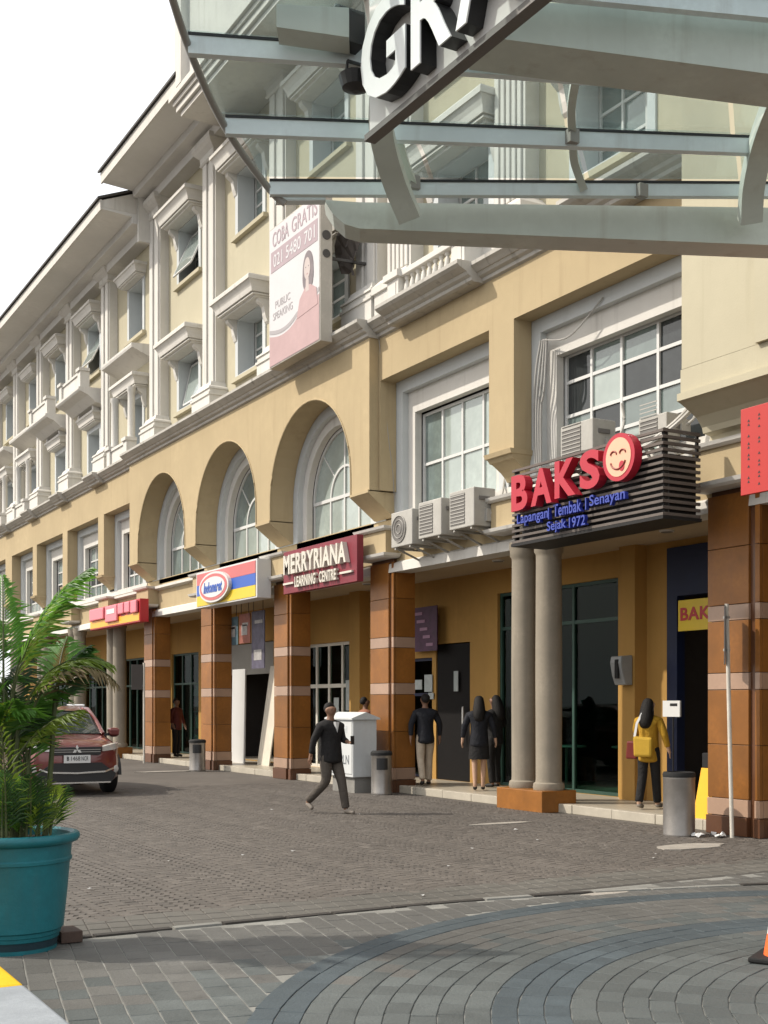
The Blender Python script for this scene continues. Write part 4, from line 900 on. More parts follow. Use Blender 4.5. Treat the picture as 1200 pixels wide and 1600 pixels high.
q = MB(); loft(q, [sec(.04, .52, .36, .68, .74, .40), sec(.10, .74, .28, .80, .90, .60), sec(.28, .84, .24, .88, .97, .70), sec(.62, .875, .24, .95, 1.02, .74), sec(1.15, .885, .24, 1.0, 1.09, .76), sec(1.5, .885, .24, 1.03, 1.12, .78), sec(2.6, .885, .24, 1.06, 1.13, .80), sec(3.7, .88, .26, 1.08, 1.13, .80), sec(4.15, .84, .34, 1.05, 1.10, .74), sec(4.28, .74, .5, .95, 1.0, .6)])
body = q.build('body', car_red, CAR, smooth=True); sd = body.modifiers.new('round', 'SUBSURF'); sd.levels = sd.render_levels = 1
def gsec(y, hb, zb, ht, zt): return [(hb, y, zb), (ht + .04, y, zt - .12), (ht, y, zt - .03), (ht * .6, y, zt), (-ht * .6, y, zt), (-ht, y, zt - .03), (-ht - .04, y, zt - .12), (-hb, y, zb)]
q = MB(); loft(q, [[(.74, 1.18, 1.08), (.73, 1.2, 1.09), (.72, 1.2, 1.095), (.4, 1.1, 1.1), (-.4, 1.1, 1.1), (-.72, 1.2, 1.095), (-.73, 1.2, 1.09), (-.74, 1.18, 1.08)], gsec(1.72, .78, 1.1, .62, 1.5), gsec(2.0, .80, 1.1, .60, 1.575), gsec(2.9, .80, 1.1, .60, 1.59), gsec(3.7, .78, 1.1, .58, 1.54), [(.74, 4.1, 1.08), (.66, 4.0, 1.2), (.6, 3.98, 1.3), (.4, 3.95, 1.36), (-.4, 3.95, 1.36), (-.6, 3.98, 1.3), (-.66, 4.0, 1.2), (-.74, 4.1, 1.08)]])
q.build('cabin_glass', car_glass, CAR, smooth=True)
q = MB(); loft(q, [[(x, y, z) for x, y, z in ((.60, 1.76, 1.50), (.45, 1.74, 1.525), (-.45, 1.74, 1.525), (-.60, 1.76, 1.50))], [(.63, 2.1, 1.575), (.45, 2.1, 1.60), (-.45, 2.1, 1.60), (-.63, 2.1, 1.575)], [(.63, 3.0, 1.585), (.45, 3.0, 1.612), (-.45, 3.0, 1.612), (-.63, 3.0, 1.585)], [(.6, 3.85, 1.5), (.45, 3.9, 1.53), (-.45, 3.9, 1.53), (-.6, 3.85, 1.5)]], close=False)
q.build('roof', car_red, CAR, smooth=True)
for s in (-1, 1):
    q = MB(); q.tube([(s * .75, 1.15, 1.09), (s * .70, 1.5, 1.34), (s * .635, 1.85, 1.55), (s * .62, 2.9, 1.585), (s * .60, 3.8, 1.5), (s * .76, 4.1, 1.1)], .035, 8); q.build('window_pillar', car_red, CAR, smooth=True)
    q = MB(); q.tube([(s * .58, 2.0, 1.63), (s * .58, 3.4, 1.63)], .02, 8); q.build('roof_rail', chrome, CAR, smooth=True)
    q = MB(); q.stack([(1.02, 1.28, .05), (1.06, 1.22, .09), (1.17, 1.22, .10), (1.20, 1.27, .07)], s * .99, 1.42); q.xf(Matrix(((0, 1, 0, 0), (1, 0, 0, 0), (0, 0, 1, 0), (0, 0, 0, 1)))); mi_ = q.build('wing_mirror', car_red, CAR, bevel=.02)
    q = MB(); q.bar((s * .80, 1.38, 1.07), (s * .95, 1.36, 1.07), .04, .05); q.build('mirror_arm', black, CAR, recalc=False)
    q = MB(); loft(q, [[(s * .46, .052, .82), (s * .46, .06, .90), (s * .47, .10, .92)], [(s * .66, .10, .84), (s * .66, .13, .945), (s * .66, .19, .96)], [(s * .80, .24, .87), (s * .80, .27, .96), (s * .79, .36, .975)], [(s * .865, .50, .92), (s * .86, .55, .97), (s * .85, .62, .975)]], close=False)
    q.xf(Matrix.Translation((0, -.03, -.02))); q.build('headlight', lampg, CAR, smooth=True)
    q = MB(); q.lathe([(.07, 0), (.075, .03), (.05, .04)], 0, 0, 16); q.xf(Matrix.Translation((s * .70, .13, .48)) @ Matrix.Rotation(PI / 2, 4, 'X')); q.build('fog_light', lampg, CAR, smooth=True)
    for y in (.86, 3.42):
        wl = MB(); prof = [(.22, -.11), (.30, -.115), (.335, -.09), (.345, -.04), (.345, .04), (.335, .09), (.30, .115), (.22, .11)]
        wl.lathe(prof, 0, 0, 28); wl.xf(Matrix.Translation((s * .77, y, .345)) @ Matrix.Rotation(PI / 2, 4, 'Y')); wo_ = wl.build('wheel', tyre_m, CAR, smooth=True)
        rm = MB(); rm.lathe([(.215, -.02), (.215, .02), (.06, .035)], 0, 0, 20); rm.xf(Matrix.Translation((s * .865, y, .345)) @ Matrix.Rotation(s * PI / 2, 4, 'Y')); rm.build('rim', chrome, wo_, smooth=True)
        ar = MB(); ar.path([(s * .885, y + .41 * math.cos(PI * k / 12), .345 + .41 * math.sin(PI * k / 12)) for k in range(13)], .05, .06, up=(1, 0, 0)); ar.build('wheel_arch', black, CAR, recalc=False)
q = MB(); q.prism([(-.42, .74), (.42, .74), (.46, .88), (-.46, .88)], 'y', .0, .06); gr_ = q.build('grille', black, CAR)
for z in (.79, .83): q = MB(); q.box(-.42, .42, -.008, .004, z, z + .012); q.build('bar', rail_m, gr_)
q = MB(); q.prism([(-.62, .24), (.62, .24), (.70, .40), (.44, .60), (-.44, .60), (-.70, .40)], 'y', -.005, .12); q.build('bumper_intake', black, CAR)
q = MB(); q.path([(-.66, .0, .50), (-.5, -.02, .44), (0, -.03, .42), (.5, -.02, .44), (.66, .0, .50)], .03, .03); q.build('bumper_trim', chrome, CAR, recalc=False)
q = MB(); q.box(-.6, .6, -.02, .1, .235, .26); q.build('skid_plate', chrome, CAR)
q = MB(); q.box(-.235, .235, -.03, -.012, .60, .74); plt = q.build('number_plate', white, CAR)
for key, xx, wd in (('B', -.165, .04), ('1468', -.03, .16), ('NCR', .135, .12)): q = MB(); q.text(key, (xx, -.031, .68), (1, 0, 0), (0, 0, 1), wd, .075, .003); q.build('lettering', black, plt, recalc=False)
for a in (90, 210, 330):                      # three-diamond emblem
    ca, sa = math.cos(math.radians(a)), math.sin(math.radians(a)); P = lambda u, v: (u * ca - v * sa, .83 + u * sa + v * ca)
    q = MB(); q.prism([P(0, 0), P(.045, .026), P(.09, 0), P(.045, -.026)], 'y', -.022, -.008); q.build('emblem', chrome, CAR)
q = MB(); q.box(-.55, .55, 1.40, 1.44, 1.10, 1.16); q.build('dashboard_sunshade', M('silver_sunshade', (.6, .62, .64), .3, .1, 3, metal=.4), CAR)

# ================================================================== PEOPLE
def skin_obj(name, verts, edges, radii, mat, parent, sub=2):
    me = bpy.data.meshes.new(name); me.from_pydata(verts, edges, []); me.materials.append(mat)
    o = bpy.data.objects.new(name, me); C.objects.link(o); o.parent = parent; W[o] = Vector((0, 0, 0))
    md = o.modifiers.new('skin', 'SKIN'); md.use_smooth_shade = True
    me.skin_vertices.new() if not me.skin_vertices else None
    for i, r in enumerate(radii):
        sv = me.skin_vertices[0].data[i]; sv.radius = (r, r) if not isinstance(r, tuple) else r; sv.use_root = (i == 0)
    s = o.modifiers.new('sub', 'SUBSURF'); s.levels = s.render_levels = sub
    return o
class SK:
    def __init__(s): s.v = []; s.e = []; s.r = []
    def chain(s, pts, start=None):
        last = start
        for p, r in pts:
            s.v.append(tuple(p)); s.r.append(r); i = len(s.v) - 1
            if last is not None: s.e.append((last, i))
            last = i
        return last
skin_tan = M('tan_skin', (.20, .11, .07), .55, .08, 6, 0); skin_pale = M('light_skin', (.46, .29, .20), .55, .08, 6, 0)
hair_m = M('black_hair', (.010, .008, .007), .6, .3, 20, .8, 60, .25)
def person(label, loc, face, arms, legs, top, bottom, shoe, skin=skin_tan, hair='short', build_=1.0, sleeve='long', skirt=None, height=1.68, head_turn=0, group='people in front of the shops', tw=0):
    """face: heading (0 looks to -Y). arms / legs: per side ((elbow, wrist)) and ((knee, ankle, toe)) offsets in metres, local frame"""
    sc = height / 1.68
    P = thing('person', label, 'person', loc, face, group); W[P] = Vector((0, 0, 0)); P.scale = (sc, sc, sc)
    hipz = max(.90, .90)
    b = SK(); pel = b.chain([((0, 0, .93), .085)]); ch = b.chain([((0, 0, 1.08), .075), ((0, .005, 1.25), .08), ((0, 0, 1.36), .06)], pel)
    nk = b.chain([((0, -.005, 1.45), .05), ((0, -.015, 1.51), .056)], ch)
    hd = b.chain([((0, -.02, 1.575), .085), ((0, -.012, 1.635), .072)], nk)
    ct, st = math.cos(head_turn), math.sin(head_turn); fx, fy = st, -ct
    b.chain([((fx * .095, -.02 + fy * .09, 1.562), .010)], len(b.v) - 2)              # nose
    for s in (-1, 1): b.chain([((s * .088 * ct, -.01 + s * .088 * st, 1.57), .016)], len(b.v) - 2 - (1 if s > -1 else 0) - 1 + 0)
    for s, (el, wr) in zip((-1, 1), arms):
        sh = b.chain([((s * .165 * build_, 0, 1.33), .04), (el, .034), (wr, .03)], ch)
        w_, e_ = Vector(wr), Vector(el); d = (w_ - e_).normalized(); sd_ = d.cross(Vector((0, 1, .2))).normalized() * s
        pm = b.chain([(tuple(w_ + d * .06), .034)], sh)
        for k, (u, ln) in enumerate(((-.024, .07), (-.008, .085), (.008, .08), (.024, .065))):
            m_ = w_ + d * .09 + Vector((0, u, 0)) + sd_ * u * .3; bend = Vector((-s * .02, -.012, 0))
            b.chain([(tuple(m_), .011), (tuple(m_ + d * ln * .5 + bend * .4), .009), (tuple(m_ + d * ln * .9 + bend), .0075)], pm)
        th = w_ + d * .035 + Vector((0, -.035, 0)); b.chain([(tuple(th), .011), (tuple(th + d * .045 + Vector((0, -.012, 0))), .009)], pm)
    for s, (kn, an, toe) in zip((-1, 1), legs):
        b.chain([((s * .085, 0, .88), .07), (kn, .056), (an, .036), ((an[0], an[1] - .0, an[2] - .03), .035), (toe, .028)], pel)
    body = skin_obj('body', b.v, b.e, b.r, skin, P)
    # trousers or skirt
    if skirt is None:
        t = SK(); p0 = t.chain([((0, 0, .96), .128 * build_)]); t.chain([((0, 0, 1.03), .122 * build_)], p0)
        for s, (kn, an, toe) in zip((-1, 1), legs):
            k_, a_ = Vector(kn), Vector(an); lo = k_.lerp(a_, .93)
            t.chain([((s * .088, 0, .87), .10 * build_), (tuple(Vector((s * .088, 0, .87)).lerp(k_, .55)), .084 * build_), (kn, .076), (tuple(k_.lerp(a_, .5)), .07), (tuple(lo), .066), (tuple(k_.lerp(a_, 1.0)), .062)], p0)
        skin_obj('trousers', t.v, t.e, t.r, bottom, P)
    else:
        q = MB(); q.lathe([(.12, 1.02), (.155, .92), (.175, .80), (.185, skirt), (.165, skirt + .01)], 0, 0, 20); q.xf(Matrix.Scale(.85, 4, (0, 1, 0))); q.build('skirt', bottom, P, smooth=True)
    # top
    t = SK(); p0 = t.chain([((0, 0, .76 + tw), .175 * build_), ((0, 0, .83 + tw), .172 * build_)]); c_ = t.chain([((0, 0, .96), .165 * build_), ((0, 0, 1.10), .15 * build_), ((0, .005, 1.26), .165 * build_), ((0, .005, 1.36), .135 * build_)], p0); t.chain([((0, -.002, 1.45), .07)], c_)
    for s, (el, wr) in zip((-1, 1), arms):
        e_, w_ = Vector(el), Vector(wr); sh = t.chain([((s * .172 * build_, 0, 1.33), .074), (tuple(Vector((s * .172, 0, 1.33)).lerp(e_, .55)), .068), (el, .06)], c_)
        if sleeve == 'long': t.chain([(tuple(e_.lerp(w_, .5)), .05), (tuple(e_.lerp(w_, .95)), .044)], sh)
    skin_obj('top', t.v, t.e, t.r, top, P)
    # shoes
    for s, (kn, an, toe) in zip((-1, 1), legs):
        a_, to = Vector(an), Vector(toe); d = (to - a_); d.z = 0; d.normalize()
        t = SK(); t.chain([(tuple(a_ + Vector((0, 0, -.035)) - d * .03), .042), (tuple(a_.lerp(to, .5) + Vector((0, 0, -.012))), .04), (tuple(to + d * .02), .034)]); skin_obj('shoe', t.v, t.e, t.r, shoe, P)
    # hair
    t = SK(); c0 = Vector((0, .0, 1.612)); bk = Vector((-fx, -fy, 0))
    if hair == 'short': t.chain([(tuple(c0 + Vector((fx, fy, 0)) * .045 + Vector((0, 0, .035))), .062), (tuple(c0 + bk * .022 + Vector((0, 0, .018))), .098), (tuple(c0 + bk * .05 + Vector((0, 0, -.04))), .085), (tuple(c0 + bk * .055 + Vector((0, 0, -.09))), .05)])
    else: t.chain([(tuple(c0 + Vector((fx, fy, 0)) * .03 + Vector((0, 0, .028))), .074), (tuple(c0 + bk * .03 + Vector((0, 0, .01))), .094), (tuple(c0 + bk * .055 + Vector((0, 0, -.07))), .105), (tuple(c0 + bk * .085 + Vector((0, 0, -.19))), .125), (tuple(c0 + bk * .11 + Vector((0, 0, -.31))), .12), (tuple(c0 + bk * .11 + Vector((0, 0, -.40))), .07)])
    skin_obj('hair', t.v, t.e, t.r, hair_m, P)
    for s in (-1, 1):
        q = MB(); ex, ey = fx * .077 + ct * s * .03, -.02 + fy * .077 + st * s * .03; q.lathe([(.003, 1.575), (.011, 1.581), (.003, 1.587)], ex, ey, 8); q.build('eye', black, P, smooth=True)
    return P
navy = M('dark_navy_jacket', (.012, .013, .018), .8, .3, 8, 1.0, 16); blk = M('black_cloth', (.014, .013, .013), .85, .3, 8, 1.0, 16); khaki = M('beige_trousers', (.46, .38, .29), .85, .2, 6, 1.0, 16); greyt = M('grey_brown_trousers', (.085, .072, .06), .85, .25, 6, 1.0, 16)
mustard = M('mustard_yellow_cloth', (.42, .235, .02), .85, .2, 6, 1.0, 16); shoe_w = M('worn_shoe', (.22, .19, .16), .7); shoe_b = M('black_shoe', (.02, .018, .016), .6)
# walking man, coming towards the camera from the road
pw_ = person('man in black jacket and grey trousers walking across the paving', (8.38, 16.2, 0), .25,
       arms=[((-.27, .06, 1.14), (-.30, .10, .90)), ((.24, -.02, 1.13), (.14, -.23, 1.10))], legs=[((-.09, -.02, .50), (-.15, .34, .19), (-.15, .25, .07)), ((.10, -.15, .50), (.14, -.20, .09), (.17, -.34, .035))],
       top=blk, bottom=greyt, shoe=shoe_w, head_turn=-.2, height=1.66, build_=1.15)
q = MB(); q.box(.12, .19, -.335, -.325, 1.06, 1.19); q.build('phone', black, pw_)
q = MB(); q.prism([(-.04, 1.40), (.04, 1.40), (0, 1.24)], 'y', -.165, -.12); q.build('shirt_front', white, pw_)
# man at the shop door seen from behind
person('man in black jacket and beige trousers walking to the door, from behind', (11.98, 19.3, .128), PI - .35,
       arms=[((-.27, .02, 1.14), (-.28, -.04, .90)), ((.27, .02, 1.14), (.28, .04, .90))], legs=[((-.09, -.10, .50), (-.08, -.06, .09), (-.09, -.2, .035)), ((.09, .02, .49), (.08, .16, .12), (.08, .06, .035))], top=navy, bottom=khaki, shoe=shoe_b, height=1.70, build_=1.06)
person('woman with long hair in navy blouse and short black skirt, from behind', (12.1, 17.7, .128), PI - .6,
       arms=[((-.26, .04, 1.15), (-.29, -.02, .92)), ((.26, .02, 1.15), (.29, .0, .92))], legs=[((-.08, -.05, .49), (-.07, -.02, .09), (-.07, -.16, .035)), ((.08, .03, .49), (.07, .12, .10), (.07, .0, .035))], top=navy, bottom=blk, shoe=shoe_b, skin=skin_pale, hair='long', skirt=.56, height=1.66, build_=1.08)
yw = person('woman with long black hair in mustard blouse carrying a yellow bag', (12.12, 13.38, .128), PI - 1.15,
       arms=[((-.26, .03, 1.15), (-.30, -.03, .93)), ((.24, -.06, 1.16), (.16, -.28, 1.24))], legs=[((-.08, -.08, .49), (-.08, -.14, .09), (-.08, -.28, .035)), ((.08, .05, .49), (.08, .18, .11), (.08, .06, .035))], top=mustard, bottom=blk, shoe=shoe_w, skin=skin_pale, hair='long', height=1.60, tw=-.06)
yl = M('yellow_bag_cloth', (.46, .285, .03), .8, .15, 5, .2)
t = thing('tote_bag', 'yellow tote bag with pale strap over the back of the woman in mustard', 'bag', (12.12, 13.38, .128), PI - 1.15)
q = MB(); q.prism([(-.14, .76), (.14, .76), (.15, 1.06), (-.15, 1.04)], 'y', .17, .24); q.build('bag', yl, t, bevel=.045)
q = MB(); q.path([(.13, .20, 1.05), (.10, .19, 1.24), (.03, .17, 1.38), (-.07, .08, 1.47)], .035, .012, up=(0, 1, 0)); q.build('strap', white, t, recalc=False)
t = thing('handbag', 'dark red handbag at the side of the woman in mustard', 'bag', (12.12, 13.38, .128), PI - 1.15)
q = MB(); q.prism([(.16, .72), (.34, .72), (.32, .98), (.18, .98)], 'y', -.03, .06); q.build('bag', M('dark_red_leather', (.16, .02, .015), .5), t, bevel=.02)
person('person in black standing half hidden behind the paired columns', (12.75, 18.15, .128), PI + .3,
       arms=[((-.26, .02, 1.15), (-.22, -.14, 1.05)), ((.25, -.05, 1.18), (.12, -.22, 1.30))], legs=[((-.09, -.03, .49), (-.09, 0, .09), (-.09, -.13, .035)), ((.09, -.02, .49), (.09, .02, .09), (.09, -.12, .035))], top=blk, bottom=blk, shoe=shoe_b, hair='long')
person('person whose head shows above the white utility cabinet', (12.3, 22.2, .128), 1.5,
       arms=[((-.26, .02, 1.15), (-.27, -.04, .92)), ((.26, .02, 1.15), (.27, -.04, .92))], legs=[((-.09, -.03, .49), (-.09, 0, .09), (-.09, -.13, .035)), ((.09, -.02, .49), (.09, .02, .09), (.09, -.12, .035))], top=M('rust_shirt', (.25, .1, .06), .8), bottom=blk, shoe=shoe_b, height=1.66)
person('person in dark red clothes leaning in the shade of a far pillar', (12.25, 33.3, .128), .6,
       arms=[((-.26, .02, 1.15), (-.27, -.06, .95)), ((.26, .0, 1.15), (.28, -.08, .93))], legs=[((-.09, -.03, .49), (-.09, 0, .09), (-.09, -.13, .035)), ((.09, -.02, .49), (.09, .02, .09), (.09, -.12, .035))], top=M('dark_red_shirt', (.09, .02, .015), .8), bottom=blk, shoe=shoe_b)

# ================================================================== STREET FURNITURE
def lathe_part(prof, x, y, mat, name, par, seg=28): q = MB(); q.lathe(prof, x, y, seg); return q.build(name, mat, par, smooth=True)
def bin_round(x, y, r, h, lb):
    t = thing('litter_bin', lb, 'litter bin', (x, y, 0), group='steel litter bins by the pillars')
    lathe_part([(r * .97, 0), (r, .02), (r * .985, .03), (r * .985, h - .10), (r, h - .09), (r, h - .06)], x, y, steel, 'drum', t)
    lathe_part([(r * 1.0, h - .062), (r * 1.02, h - .03), (r * .96, h), (r * .7, h + .004), (r * .66, h - .05)], x, y, blackmatte, 'rim', t)
    return t
bin_round(10.78, 11.35, .20, .80, 'tall steel litter bin in front of the nearest granite pillar')
def bin_hood(x, y, r, h, lb, a):
    t = thing('litter_bin', lb, 'litter bin', (x, y, 0), group='steel litter bins by the pillars')
    lathe_part([(r * .98, 0), (r, .02), (r, .05), (r * .98, .06), (r * .98, h - .09), (r, h - .08)], x, y, steel, 'drum', t)
    lathe_part([(r * 1.04, h - .08), (r * 1.05, h - .03), (r * .9, h), (.02, h + .01)], x, y, blackmatte, 'lid', t)
    q = MB(); vs = []; n = 8
    for k in range(n + 1):
        an = a + (k / n - .5) * 1.1
        for z in (h * .58, h * .84): vs.append((x + (r + .004) * math.cos(an), y + (r + .004) * math.sin(an), z))
    q.add(vs, [(2 * k, 2 * k + 2, 2 * k + 3, 2 * k + 1) for k in range(n)]); q.build('slot', black, t)
bin_hood(10.95, 19.15, .19, .80, 'grey litter bin with dark side slot next to the white cabinet', -2.0); bin_hood(10.9, 28.15, .20, .78, 'grey litter bin by the pillar near the leaning boards', -2.0)
# electricity cabinet
t = thing('utility_cabinet', 'white electricity cabinet marked PLN on a concrete base', 'cabinet', (10.85, 19.95, 0))
cabw = M('chalky_white_cabinet', (.56, .575, .57), .6, .1, 2, .05, streak=.3, dirt=(.45, .42, .38))
a0, a1, b0, b1 = 10.62, 11.12, 19.62, 20.62
q = MB(); q.box(a0 + .06, a1 - .05, b0 + .05, b1 - .08, 0, .30); q.build('base', M('raw_concrete', (.24, .23, .21), .9, .2, 4, .3), t)
q = MB(); q.box(a0, a1, b0, b1, .30, 1.36); bx_ = q.build('case', cabw, t, bevel=.01)
q = MB(); q.prism([(a0 - .05, 1.362), (a1 + .05, 1.362), (a1 + .05, 1.39), ((a0 + a1) / 2, 1.50), (a0 - .05, 1.39)], 'y', b0 - .05, b1 + .05); q.build('roof', cabw, t)
for u in (b0 + .03, (b0 + b1) / 2 + .005): q = MB(); q.box(a0 - .012, a0 - .002, u, u + .46, .36, 1.32); q.build('door', cabw, t, bevel=.004)
q = MB(); q.text('PLN', (a0 - .013, b0 + .30, .62), EY_, EZ_, .34, .17, .003); q.build('lettering', M('grey_stencil', (.16, .17, .18), .7), t, recalc=False)
q = MB(); q.box(a0 - .016, a0 - .0125, b0 + .2, b0 + .38, 1.12, 1.24); q.build('notice', M('grey_notice', (.5, .52, .52), .6, .3, 20), t)
# wet-floor stand, pole with edge-on plate, pillar pole far, intercom
wy = plain('wet_floor_yellow', (.85, .42, .01), .5)
t = thing('wet_floor_sign', 'tall yellow folding floor sign standing beside the nearest pillar', 'floor sign', (11.80, 11.86, .128))
def leaf_panel(x0, x1, name):
    q = MB(); y0, y1 = 11.72, 12.0
    q.add([(x0, y0, .128), (x0, y1, .128), (x1, y1 - .06, .80), (x1, y0 + .06, .80), (x0 + .03, y0, .128), (x0 + .03, y1, .128), (x1 + .03, y1 - .06, .80), (x1 + .03, y0 + .06, .80)], [(0, 1, 2, 3), (7, 6, 5, 4), (0, 4, 5, 1), (2, 6, 7, 3), (1, 5, 6, 2), (3, 7, 4, 0)]); q.build(name, wy, t)
leaf_panel(11.64, 11.74, 'front_panel'); leaf_panel(11.94, 11.82, 'rear_panel')
q = MB(); q.box(11.74, 11.85, 11.79, 11.93, .801, 1.0); q.build('handle', blackmatte, t, bevel=.01)
pole_m = M('chipped_white_pole', (.58, .54, .47), .6, .2, 5, .05, streak=.5)
t = thing('sign_pole', 'leaning white pole with a sign plate seen edge on beside nearest pillar', 'sign pole', (11.13, 10.82, 0))
q = MB(); q.tube([(11.13, 10.80, 0), (11.10, 10.86, 2.88)], .026, 12); q.build('pole', pole_m, t, smooth=True)
q = MB(); q.bar((10.945, 10.735, 2.5), (11.215, 11.01, 2.5), .012, .72); q.build('plate', M('dark_sign_back', (.10, .09, .085), .6), t, recalc=False)
for z in (2.3, 2.7): q = MB(); q.box(11.07, 11.13, 10.83, 10.89, z, z + .03); q.build('clamp', rail_m, t)
t = thing('sign_pole', 'white pole with small plate beside the far left granite pillar', 'sign pole', (11.05, 33.0, 0))
q = MB(); q.tube([(11.1, 32.75, 0), (11.1, 32.75, 2.8)], .03, 10); q.build('pole', pole_m, t, smooth=True)
q = MB(); q.box(10.75, 11.06, 32.77, 32.785, 2.05, 2.75); q.build('plate', M('dark_sign_back', (.10, .09, .085), .6), t)
t = thing('wall_phone', 'grey wall phone box on the ochre pilaster beside the glass shopfront', 'wall phone', (12.85, 14.8, 1.9))
gp = M('grey_plastic', (.30, .31, .31), .5, .15, 4)
q = MB(); q.prism([(12.70, 2.30), (12.72, 2.40), (12.945, 2.42), (12.945, 1.95), (12.80, 1.95), (12.74, 2.1)], 'y', 14.66, 14.92); q.build('housing', gp, t, bevel=.015)
q = MB(); q.box(12.69, 12.73, 14.72, 14.80, 2.05, 2.35); q.build('handset', blackmatte, t, bevel=.01)
# papers stuck in the door glass
t = thing('notice_sheet', 'pale notice sheets stuck on the dark door beside purple poster', 'notice', (13.1, 20.6, 1.7))
for a, b_, z0, z1 in ((20.95, 21.25, 1.9, 2.25), (20.9, 21.1, 1.75, 1.88), (21.35, 21.65, 1.95, 2.15), (20.0, 20.15, 1.9, 2.3)): q = MB(); q.box(13.17, 13.18, a, b_, z0, z1); q.build('sheet', M('pale_sheet', (.38, .42, .42), .7, .2, 10), t)
# traffic cone at right edge
t = thing('traffic_cone', 'orange traffic cone on a black base cut by the right edge', 'traffic cone', (6.03, 5.45, 0))
oc = plain('cone_orange', (.85, .13, .02), .5); cx, cy = 6.055, 5.42
q = MB(); q.box(cx - .19, cx + .19, cy - .19, cy + .19, .022, .055); q.xf(Matrix.Translation((cx, cy, 0)) @ Matrix.Rotation(.5, 4, 'Z') @ Matrix.Translation((-cx, -cy, 0))); q.build('base', blackmatte, t, bevel=.01)
lathe_part([(.135, .056), (.118, .16), (.112, .19)], cx, cy, oc, 'cone', t); lathe_part([(.112, .191), (.088, .36)], cx, cy, white, 'band', t); lathe_part([(.088, .361), (.04, .70), (.03, .72)], cx, cy, oc, 'tip', t)
# painted kerb at bottom left
t = thing('painted_kerb', 'concrete kerb painted yellow and grey at the bottom left corner', 'kerb', (1.2, 6.5, 0))
q = MB(); q.box(.9, 1.6, 6.72, 7.45, .0, .125); q.build('yellow_stone', M('yellow_road_paint', (.70, .42, .01), .7, .2, 4, .2), t, bevel=.02)
q = MB(); q.box(.9, 1.6, 5.6, 6.715, .0, .125); q.build('grey_stone', M('grey_kerb_paint', (.27, .29, .31), .8, .2, 4, .2), t, bevel=.02)
# wooden block by the planter and litter on the paving
q = MB(); q.box(2.21, 2.36, 8.24, 8.48, .022, .10); tag(q.build('timber_block', M('dark_timber', (.07, .045, .035), .8, .3, 6), bevel=.006), 'small dark timber block lying beside the turquoise planter', 'timber block')
# cover slabs and worn patches in the paving
def slab_patch(x, y, sx, sy, lb, m_):
    q = MB(); n = 14; pts = [(x + sx * math.cos(2 * PI * k / n) * random.uniform(.75, 1.1), y + sy * math.sin(2 * PI * k / n) * random.uniform(.75, 1.1)) for k in range(n)]
    q.prism(pts, 'z', .002, .019); return tag(q.build('mortar_patch', m_), lb, 'patch', 'pale mortar patches in the paving')
mort = M('pale_mortar', (.34, .31, .27), .95, .3, 5, .4, 60)
slab_patch(9.7, 13.65, .5, .10, 'pale mortar patch in front of the paired columns', mort); slab_patch(10.0, 10.35, .55, .22, 'broad pale patch in front of the nearest pillar', mort); slab_patch(10.05, 28.2, .8, .2, 'pale mortar patch near the far litter bin', mort); slab_patch(6.9, 8.15, .32, .07, 'pale mortar patch on the broken drain line', mort)
t = thing('litter_heap', 'crumpled white litter on the ground at foot of nearest pillar', 'litter', (10.95, 11.05, 0))
for k in range(9):
    q = MB(); x, y = 10.92 + random.uniform(-.12, .22), 11.05 + random.uniform(-.18, .12); r = random.uniform(.03, .07); pts = [(x + r * math.cos(a), y + r * math.sin(a) * .8, .01 + random.uniform(0, .05)) for a in [2 * PI * j / 6 for j in range(6)]]
    q.add(pts + [(x, y, .05 + random.uniform(0, .03))], [(j, (j + 1) % 6, 6) for j in range(6)]); q.build('scrap', white, t)
sm = bpy.data.meshes.new('scrap'); sm.from_pydata([(-.03, -.012, .0), (.03, -.015, .006), (.035, .012, .0), (-.025, .016, .01)], [], [(0, 1, 2, 3)]); sm.materials.append(white)
t = thing('paper_scraps', 'few small white paper scraps scattered over the paved road', 'litter', (6, 12, 0))
for k in range(16):
    o = bpy.data.objects.new('scrap', sm); C.objects.link(o); o.parent = t; o.location = Vector((random.uniform(2.5, 9.5), random.uniform(8, 20), .02)) - W[t]; o.rotation_euler = (0, 0, random.uniform(0, 6)); sc_ = random.uniform(.5, 1.1); o.scale = (sc_, sc_, sc_)

# ================================================================== PLANTER AND PALM
px_, py_ = U(20, 1490, 8.15).x, U(20, 1490, 8.15).y
PLN_ = thing('planter', 'large turquoise plastic planter with rolled rim and raised ornament', 'planter', (px_, py_, 0))
teal = M('turquoise_plastic', (.007, .125, .15), .5, .3, 3, .15, 30, .4, streak=.5, dirt=(.03, .10, .11), stain=.35)
lathe_part([(.27, .0), (.285, .01), (.29, .09), (.30, .095), (.305, .12), (.312, .125), (.316, .15), (.330, .16), (.355, .40), (.370, .58), (.374, .60), (.384, .605), (.386, .625), (.378, .635), (.385, .72), (.40, .725), (.425, .735), (.437, .755), (.437, .775), (.425, .79), (.40, .795), (.375, .78), (.37, .72), (.02, .72)], px_, py_, teal, 'pot', PLN_, 48)
lathe_part([(.268, .002), (.284, .012), (.292, .092), (.29, .093)], px_, py_, M('dark_planter_foot', (.01, .03, .04), .6), 'foot', PLN_, 48)
for k in range(7):                            # embossed scrolls
    a0 = k * 2 * PI / 7 + .35
    pts = [(px_ + (.352 + z * .08 - .02) * math.cos(a0 + u), py_ + (.352 + z * .08 - .02) * math.sin(a0 + u), .40 + z) for u, z in ((-.36, .05), (-.26, .09), (-.12, .04), (0, -.03), (.12, -.02), (.2, .05), (.12, .09), (.05, .05))]
    q = MB(); q.tube(spl([Vector(p) for p in pts], 3), [.016 - .0003 * i for i in range(22)], 8); q.build('ornament', teal, PLN_, smooth=True)
